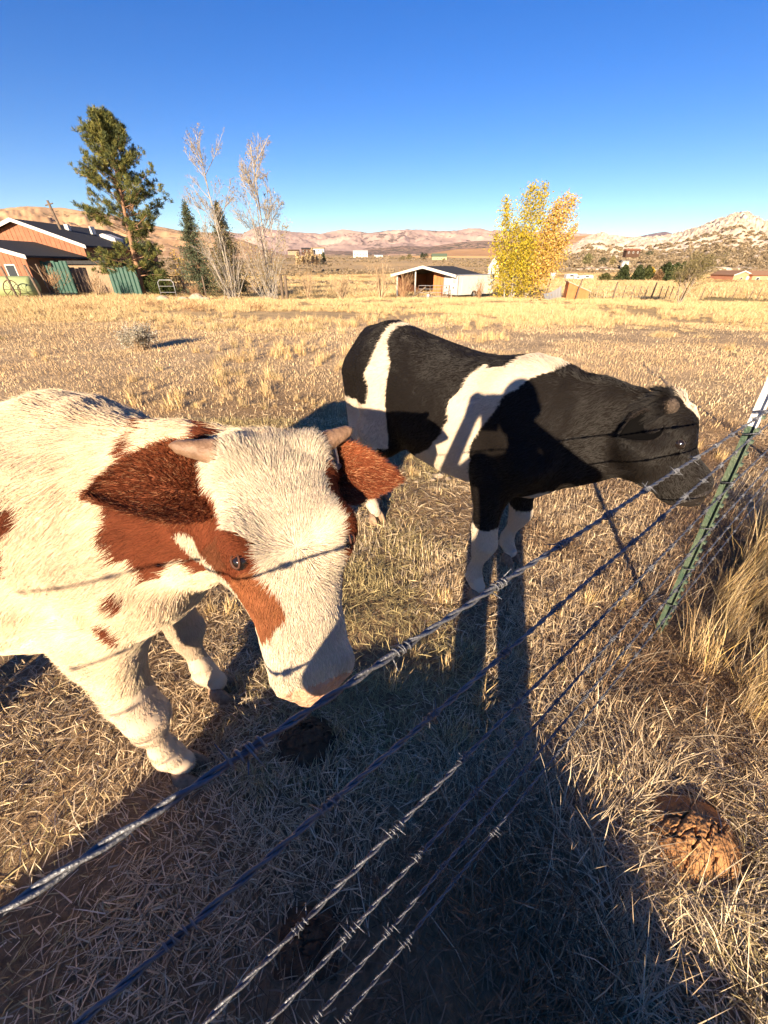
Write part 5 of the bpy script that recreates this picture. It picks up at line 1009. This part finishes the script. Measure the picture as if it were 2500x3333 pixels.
# open shed -----------------------------------------------------------------
Y_ = Vector((.5, .866, 0)); yaw = math.atan2(.5, -0.866) ; yaw = -math.atan2(.5, .866); W, Dp, E, PK = 6.2, 7.0, 2.05, 2.7
s0 = Vector((1.35, 46.5, gz(3.5, 46) - .05)); S_ = tag(empty('open_shed', s0, yaw), 'open-fronted red-brown shed with dark roof and white fascia in mid field', 'shed'); top = lambda x: E + (PK - E) * (1 - abs(x - W / 2) / (W / 2))
MB().prism([(0, Dp, -.4), (W, Dp, -.4), (W, Dp, E), (W / 2, Dp, PK - .02), (0, Dp, E)], (0, .1, 0)).build('back_wall', M_redwood, S_)
for x in (0, W - .1): MB().box(x, x + .1, .15, Dp - .005, -.3, E - .01).build('side_wall', M_redwood, S_)
boards(S_, W * .62, W, .6, 0, lambda x: top(x) - .05, .42, M_orange); boards(S_, .2, Dp - .1, .12, 0, lambda x: E - .05, .5, M_redwood, axis='y')
for x in (.03, W * .34, W - .14): MB().box(x, x + .11, -.15, -.04, -.3, top(x + .05) - .03).build('post', M_white, S_)
for s in (-1, 1):
    c = W / 2; e = c + s * (W / 2 + .45); sl = (PK - E) / (W / 2); ze = E - sl * .45; q = [(c, -.5, PK), (e, -.5, ze), (e, -.5, ze + .10), (c, -.5, PK + .10)]; MB().prism(q if s > 0 else q[::-1], (0, Dp + .9, 0)).build('roof', M_roof, S_)
    q = [(c, -.56, PK - .10), (e, -.56, ze - .10), (e, -.56, ze + .13), (c, -.56, PK + .13)]; MB().prism(q if s > 0 else q[::-1], (0, .055, 0)).build('fascia', M_white, S_)
# box trailer ----------------------------------------------------------------
ty = -math.atan2(.8, .6); t0 = Vector((5.95, 44.4, gz(7, 44) + .02)); T = tag(empty('box_trailer', t0, ty), 'white enclosed box trailer parked beside the open shed', 'trailer'); TW, TL, TH = 1.95, 5.2, 1.95
MB().box(0, TW, 0, TL, .32, TH).build('body', M_white, T); MB().box(-.03, TW + .03, -.03, TL + .03, TH + .003, TH + .06).build('roof', M_grey, T); MB().box(-.01, TW + .01, .02, TL, .24, .317).build('chassis', M_black, T)
for x in (.05, TW / 2 + .01):
    d = MB().box(x, x + TW / 2 - .06, -.035, -.004, .38, TH - .10).build('door', M_white, T); MB().box(x + .35, x + .45, -.06, -.037, .85, 1.0).build('latch', M_black, d)
MB().box(.30, .72, -.0385, -.0365, 1.22, 1.42).build('decal', mat('faded_blue_print', (.42, .48, .56), .6, var=.3, vscale=30), T); MB().box(1.20, 1.62, -.0385, -.0365, 1.30, 1.56).build('decal', mat('faded_red_print', (.62, .46, .42), .6, var=.3, vscale=30), T)
MB().box(TW + .004, TW + .03, .5, 1.4, .45, 1.75).build('side_door', M_white, T)
for s, e_ in ((0, -.05), (TW, -.05)): MB().box(s - .035 if s == 0 else s - .02, s + .02 if s == 0 else s + .035, -.05, -.002, .32, TH).build('corner_trim', M_grey, T)
for y in (2.3, 3.05):
    for x in (-.06, TW - .1):
        wl = MB().tube([(x, y, .33), (x + .16, y, .33)], [.33, .33], 18).build('wheel', M_black, T, False); MB().tube([(x - .01, y, .33), (x + .17, y, .33)], [.17, .17], 14).build('rim', M_grey, wl)
MB().tube([(TW / 2, TL, .34), (TW / 2, TL + 1.1, .36)], .05, 6).build('drawbar', M_black, T)
pg = spot(905, 42.0); pgo = tag(empty('pipe_gate', pg), 'low tubular steel gate in front of the shed', 'gate')
for x in (0, 1.1, 2.2, 2.9): MB().tube([(x, 0, 0), (x, 0, 1.15)], .04, 6).build('upright', M_rust, pgo)
for z in (.25, .55, .85, 1.12): MB().tube([(0, 0, z), (2.9, 0, z)], .025, 5).build('rail', M_grey, pgo)
dl = tag(MB().tube([(-1.0, 0, .0), (.55, 0, 1.0)], [.07, .07], 6).build('plank', M_wpost, None, loc=spot(908, 41.0)), 'grey plank leaning against the pipe gate', 'plank')
bk = spot(928, 42.6); bu = tag(empty('bucket', bk), 'white plastic bucket standing inside the pipe gate', 'bucket'); MB().tube([(0, 0, 0), (0, 0, .42)], [.17, .21], 14).build('pail', M_white, bu, True); MB().tube([(-.2, 0, .42), (0, -.05, .30), (.2, 0, .42)], .01, 4).build('handle', M_grey, bu)
# small orange shelter and the wire fence along the right
o0 = spot(1232, 41); sl_ = tag(empty('calf_shelter', o0, R(-12)), 'small orange wooden shelter with a sloping pale roof by the fence posts', 'shelter')
MB().prism([(0, 0, -.2), (1.9, 0, -.2), (1.9, 0, .75), (0, 0, 1.45)], (0, 1.6, 0)).build('wall', M_orange, sl_); boards(sl_, 0, 1.9, -.004, 0, lambda x: 1.43 - .70 * x / 1.9, .32, M_orange); MB().prism([(-.1, -.12, 1.49), (2.05, -.12, .70), (2.05, -.12, .76), (-.1, -.12, 1.55)], (0, 1.85, 0)).build('roof', mat('pale_roof', (.55, .42, .34), .8, var=.2, vscale=4), sl_)
sp_ = spot(1187, 42); sc_ = tag(empty('scrap_sheet', sp_, R(20)), 'sagging grey metal sheet leaning beside the aspens', 'scrap'); 
for i in range(6): MB().hexa([(i * .32, 0, 0), (i * .32 + .31, 0, 0), (i * .32 + .31, .04, 0), (i * .32, .04, 0), (i * .32, .35, .5 + .45 * (i / 5) ** 2), (i * .32 + .31, .35, .5 + .45 * ((i + 1) / 5) ** 2), (i * .32 + .31, .39, .5 + .45 * ((i + 1) / 5) ** 2), (i * .32, .39, .5 + .45 * (i / 5) ** 2)]).build('sheet', M_grey, sc_)
post(1186, 42.5, 1.75, .06, .2, 'tilted dark post beside the grey metal sheet', group='pasture fence posts'); post(1253, 40.3, 1.75, .07, .25, 'thick dark post leaning over the orange shelter', group='pasture fence posts')
ordn = ('first', 'second', 'third', 'fourth', 'fifth', 'sixth', 'seventh', 'eighth', 'ninth', 'tenth', 'eleventh', 'twelfth', 'thirteenth', 'fourteenth')
xs = [1277, 1298, 1317, 1335, 1357, 1376, 1391, 1405, 1420, 1437, 1450, 1461, 1474]; prev = None; tops = []
for i, px in enumerate(xs):
    D = 41.5 + .12 * i; thick = i in (3, 8); b = spot(px, D); post(px, D, 1.55 if thick else 1.25, .075 if thick else .04, .12 if thick else .05, '%s%s post of the pasture fence right of the orange shelter' % (ordn[i], ' thick dark' if thick else ' thin'), M_wpost if (thick or i > 3) else M_gtwig, 'pasture fence posts', b=b); tops.append(b)
fw_ = tag(empty('wire_fence', tops[0]), 'thin wire strung along the pasture fence posts', 'wire fence')
for z in (.35, .65, .95, 1.15): MB().tube([(p - tops[0]) + Vector((.03, -.06, z)) for p in tops], .008, 4).build('wire', M_grey, fw_)
for i, (px, D) in enumerate(((1530, 40), (1548, 40.5), (1600, 42), (1638, 43), (1655, 43.2))): post(px, D, 1.2, .035, .1, '%s thin post of the far right fence, beyond the small tree' % ordn[i], group='far right fence posts')
# far houses -----------------------------------------------------------------
def far_house(px, pyb, D, W, eave, peak, label, wall, roofm, yaw=0., Dp=None, name='far_house', cat='house', windows=(), doors=()):
    d = ray(px, pyb); x = d.x / d.y * D; z = height_at(px, pyb, D); gable = gable_house(name, (x, D, z), yaw, W, Dp or W * .8, eave, peak, label, wall, roofm, M_white, .25, .4, boarded=False, windows=windows, doors=doors, cat=cat); return gable
far_house(1053, 600, 150, 3.4, 3.0, 6.3, 'white steep-gabled little building left of the yellow aspens', M_white, M_roof, R(-14), 4.5, 'white_chapel', 'building', windows=((.7, 1.0, .6, 1.0), (2.0, 1.0, .6, 1.0)))
def long_house(px, pyb, D, W, h, rise, label, wall, roofm, n=4, name='far_house', yaw=0., garage=False):
    d = ray(px, pyb); root = tag(empty(name, (d.x / d.y * D, D, height_at(px, pyb, D)), yaw), label, 'house'); MB().box(0, W, 0, W * .45, -1, h).build('wall', wall, root)
    MB().prism([(-.4, -.5, h + .02), (-.4, W * .225, h + rise), (-.4, W * .45 + .5, h + .02)][::-1], (W + .8, 0, 0)).build('roof', roofm, root)
    for i in range(n):
        x = W * (i + .35) / n; o = MB().box(x, x + W * .3 / n, -.06, -.005, h * .35, h * .8).build('window', M_white, root); MB().box(x + .12, x + W * .3 / n - .12, -.075, -.062, h * .35 + .12, h * .8 - .12).build('pane', M_glass, root if False else o)
    return root
long_house(933, 562.5, 500, 16, 3.4, 3.0, 'far pale house with a green roof above the shed', M_pgreen, mat('green_roof', (.10, .13, .09), .8), 4)
long_house(763, 556, 700, 22, 6.5, 2.5, 'long white far building in the middle of the valley', M_white, mat('light_roof', (.5, .5, .5), .6), 5); long_house(808, 557.5, 690, 13, 3.5, 1.2, 'low white far building right of the long white one', M_white, M_grey, 3)
long_house(622, 549, 600, 14, 3.5, 1.5, 'low tan far house at the left of the distant row', M_tan, M_brown, 3); long_house(652, 548, 610, 14, 5.0, 1.5, 'dark far house in the distant row behind the forked tree', M_brown, M_roof, 3); long_house(676, 547, 620, 15, 5.0, 2.0, 'pale far house at the right of the distant row', M_white, M_tan, 3)
long_house(1352, 551, 262, 7.6, 2.1, 1.0, 'brown house alone on the slope below the granite ridge', M_brown, M_redwood, 3); long_house(1344, 573, 240, 3.2, 1.7, .3, 'small white shed on the slope below the brown hillside house', M_white, M_white, 1)
far_house(1578, 614, 125, 4.9, 2.2, 3.1, 'salmon house gable end at the right edge', mat('salmon_wall', (.58, .27, .16), .8, var=.15, vscale=1), mat('brown_roof', (.30, .17, .10), .9), 0, 9, windows=((1.9, .8, .7, .9),), doors=((3.6, .75, 1.9, M_white),))
long_house(1618, 615, 124, 13, 2.2, 1.1, 'salmon wing of the house at the right edge', mat('salmon_wing', (.58, .27, .16), .8, var=.15, vscale=1), mat('brown_wing_roof', (.30, .17, .10), .9), 4)
for i, (px, pyb, D, w_, h_, lab) in enumerate(((1187, 601, 130, 1.6, 1.5, 'small white tank showing through the golden aspen'), (1222, 606, 128, 3.2, 1.6, 'white parked camper left of the low white truck'), (1239, 607, 127, 2.4, 1.3, 'white parked truck between the two campers'), (1256, 605, 128, 3.2, 1.2, 'long white camper at the right end of the parked row'))):
    d = ray(px, pyb); rt = tag(empty('parked_camper' if i else 'white_tank', (d.x / d.y * D, D, height_at(px, pyb, D))), lab, 'camper' if i else 'tank', 'white vehicles parked in the far field' if i else None)
    if i == 0: MB().tube([(0, 0, .75), (.12, 0, .75), (1.4, 0, .75), (1.55, 0, .75)], [.4, .7, .7, .4], 16).build('tank', M_white, rt, True); MB().box(.3, 1.2, -.4, .4, -.3, .15).build('cradle', M_grey, rt)
    else:
        MB().prism([(0, 0, .3), (w_, 0, .3), (w_, 0, h_ * .75), (w_ * .9, 0, h_), (.1, 0, h_), (0, 0, h_ * .8)], (0, 1.8, 0)).build('body', M_white, rt); MB().box(w_ * .3, w_ * .6, -.03, -.003, h_ * .6, h_ * .85).build('window', M_glass, rt)
        for x in (w_ * .25, w_ * .75): MB().tube([(x, -.04, .25), (x, .2, .25)], [.28, .28], 12).build('wheel', M_black, rt)
# horse far off on the right
d = ray(1602, 631); D = 95; HB = Body(); sc2 = 1.
HB.loft((0, 0, 0), (1, 0, 0), (0, 0, 1), [(-.85, 1.2, 1.1, .05), (-.75, 1.42, .95, .22), (-.4, 1.45, .82, .30), (.1, 1.38, .80, .31), (.5, 1.45, .82, .27), (.7, 1.38, .95, .18), (.78, 1.2, 1.05, .06)], k=.08)
HB.limb([(.6, 0, 1.3), (1.05, 0, 1.35), (1.30, 0, 1.25)], [.22, .14, .12], .1); HB.limb([(1.28, 0, 1.3), (1.62, 0, 1.02)], [.13, .075], .05)
for x, kx in ((.5, .52), (.42, .30), (-.62, -.70), (-.55, -.45)):
    for_y = .14 if x in (.42, -.55) else -.14; HB.limb([(x, for_y, .95), (kx, for_y, .5), (kx - .02, for_y, .08), (kx + .05, for_y, .03)], [.14, .065, .045, .05], .05)
HB.limb([(-.82, 0, 1.3), (-.95, 0, 1.0), (-.95, 0, .5)], [.06, .07, .03], .04)
for s in (-1, 1): HB.limb([(1.25, s * .06, 1.38), (1.22, s * .08, 1.52)], [.035, .01], .02)
V, Q, G = HB.poly((-1.15, -.45, -.05), (1.8, .45, 1.7), h=.025); hme = mesh('horse', V, Q); ho = link('horse', hme, None, mat('bay_coat', (.12, .05, .025), .6), loc=(d.x / d.y * D, D, height_at(1602, 631, D)), rz=R(180)); tag(ho, 'brown horse grazing far off below the salmon house', 'horse')
# ------------------------------------------------------------------ things on the near ground
M_dung = mat('dried_dung', (.50, .26, .105), .95, col2=(.30, .145, .06), vscale=18, bump=.6, bscale=45); M_dung2 = mat('darker_dung', (.16, .09, .045), .95, col2=(.07, .04, .022), vscale=30, bump=1., bscale=60)
def dung(c, rx, ry, h, seed, m, label, yaw=0.):
    n = 120; g_ = np.linspace(-1, 1, n); X, Y = np.meshgrid(g_, g_, indexing='ij'); rr_ = np.hypot(X, Y); P = np.stack([X.ravel() * 2.2 + seed, Y.ravel() * 2.2, 0 * X.ravel() + seed], 1); edge = 1 + .22 * (fbm(P * .9, 2).reshape(n, n) - .5) * 2; f = np.clip(1 - (rr_ / .86 / edge) ** 2.6, -.4, 1)
    r1 = np.abs(fbm(np.stack([P[:, 0] * 1.0, P[:, 1] * 2.2, P[:, 2]], 1) * .9, 3).reshape(n, n) - .5); r2 = fbm(P * 6, 4, .6).reshape(n, n); Z = h * (f * .9 - .45 * np.exp(-(r1 / .028) ** 2) * np.clip(f, 0, 1) + .22 * (r2 - .5) * np.clip(f + .2, 0, 1)); I = np.arange(n * n).reshape(n, n)
    Fq = np.stack([I[:-1, :-1], I[1:, :-1], I[1:, 1:], I[:-1, 1:]], -1).reshape(-1, 4); o = link('dung_pat', mesh('dung_pat', np.stack([X * rx, Y * ry, Z], -1).reshape(-1, 3), Fq), None, m, loc=(c[0], c[1], .012), rz=yaw); tag(o, label, 'dung', 'dried dung pats')
dung((1.03, .50), .155, .125, .05, 3., M_dung, 'large cracked orange-brown dung pat in the grass right of the wires', .5); dung((-.30, .80), .12, .10, .05, 9., M_dung2, 'dark cracked dung pat under the muzzle of the cream cow', .2); dung((-.21, .26), .085, .07, .018, 15., M_dung2, 'flat dark dung pat low under the wires')
for i, (px, py, s_) in enumerate(((948, 1030, .045), (968, 1036, .03), (935, 1038, .028), (1082, 1585, .02), (900, 1042, .02))):
    d = ray(px, py); t_ = -1.6 / d.z; boulder('stone', (d.x * t_, d.y * t_, .005), (s_, s_ * .8, s_ * .6), 20 + i, M_granite, ('largest pale stone in the grass below the black cow', 'pale stone right of the largest one below the black cow', 'pale stone left of the largest one below the black cow', 'small grey stone between the wire shadows', 'smallest pale stone below the belly of the black cow')[i], 3, .2, cat='stone', group='stones in the pasture')
# ------------------------------------------------------------------ thin valley haze
def haze():
    m = bpy.data.materials.new('thin_haze'); m.use_nodes = True; n = m.node_tree; n.nodes.remove(n.nodes['Principled BSDF']); v = n.nodes.new('ShaderNodeVolumePrincipled'); v.inputs['Color'].default_value = (.80, .86, 1, 1); v.inputs['Density'].default_value = 1.1e-5; v.inputs['Anisotropy'].default_value = 0.
    n.links.new(v.outputs[0], n.nodes['Material Output'].inputs['Volume']); o = MB().box(-17000, 17000, -17000, 17000, -30, 760).build('haze', m); tag(o, 'thin bluish haze softening the far mountains', 'haze', kind='stuff')
haze()
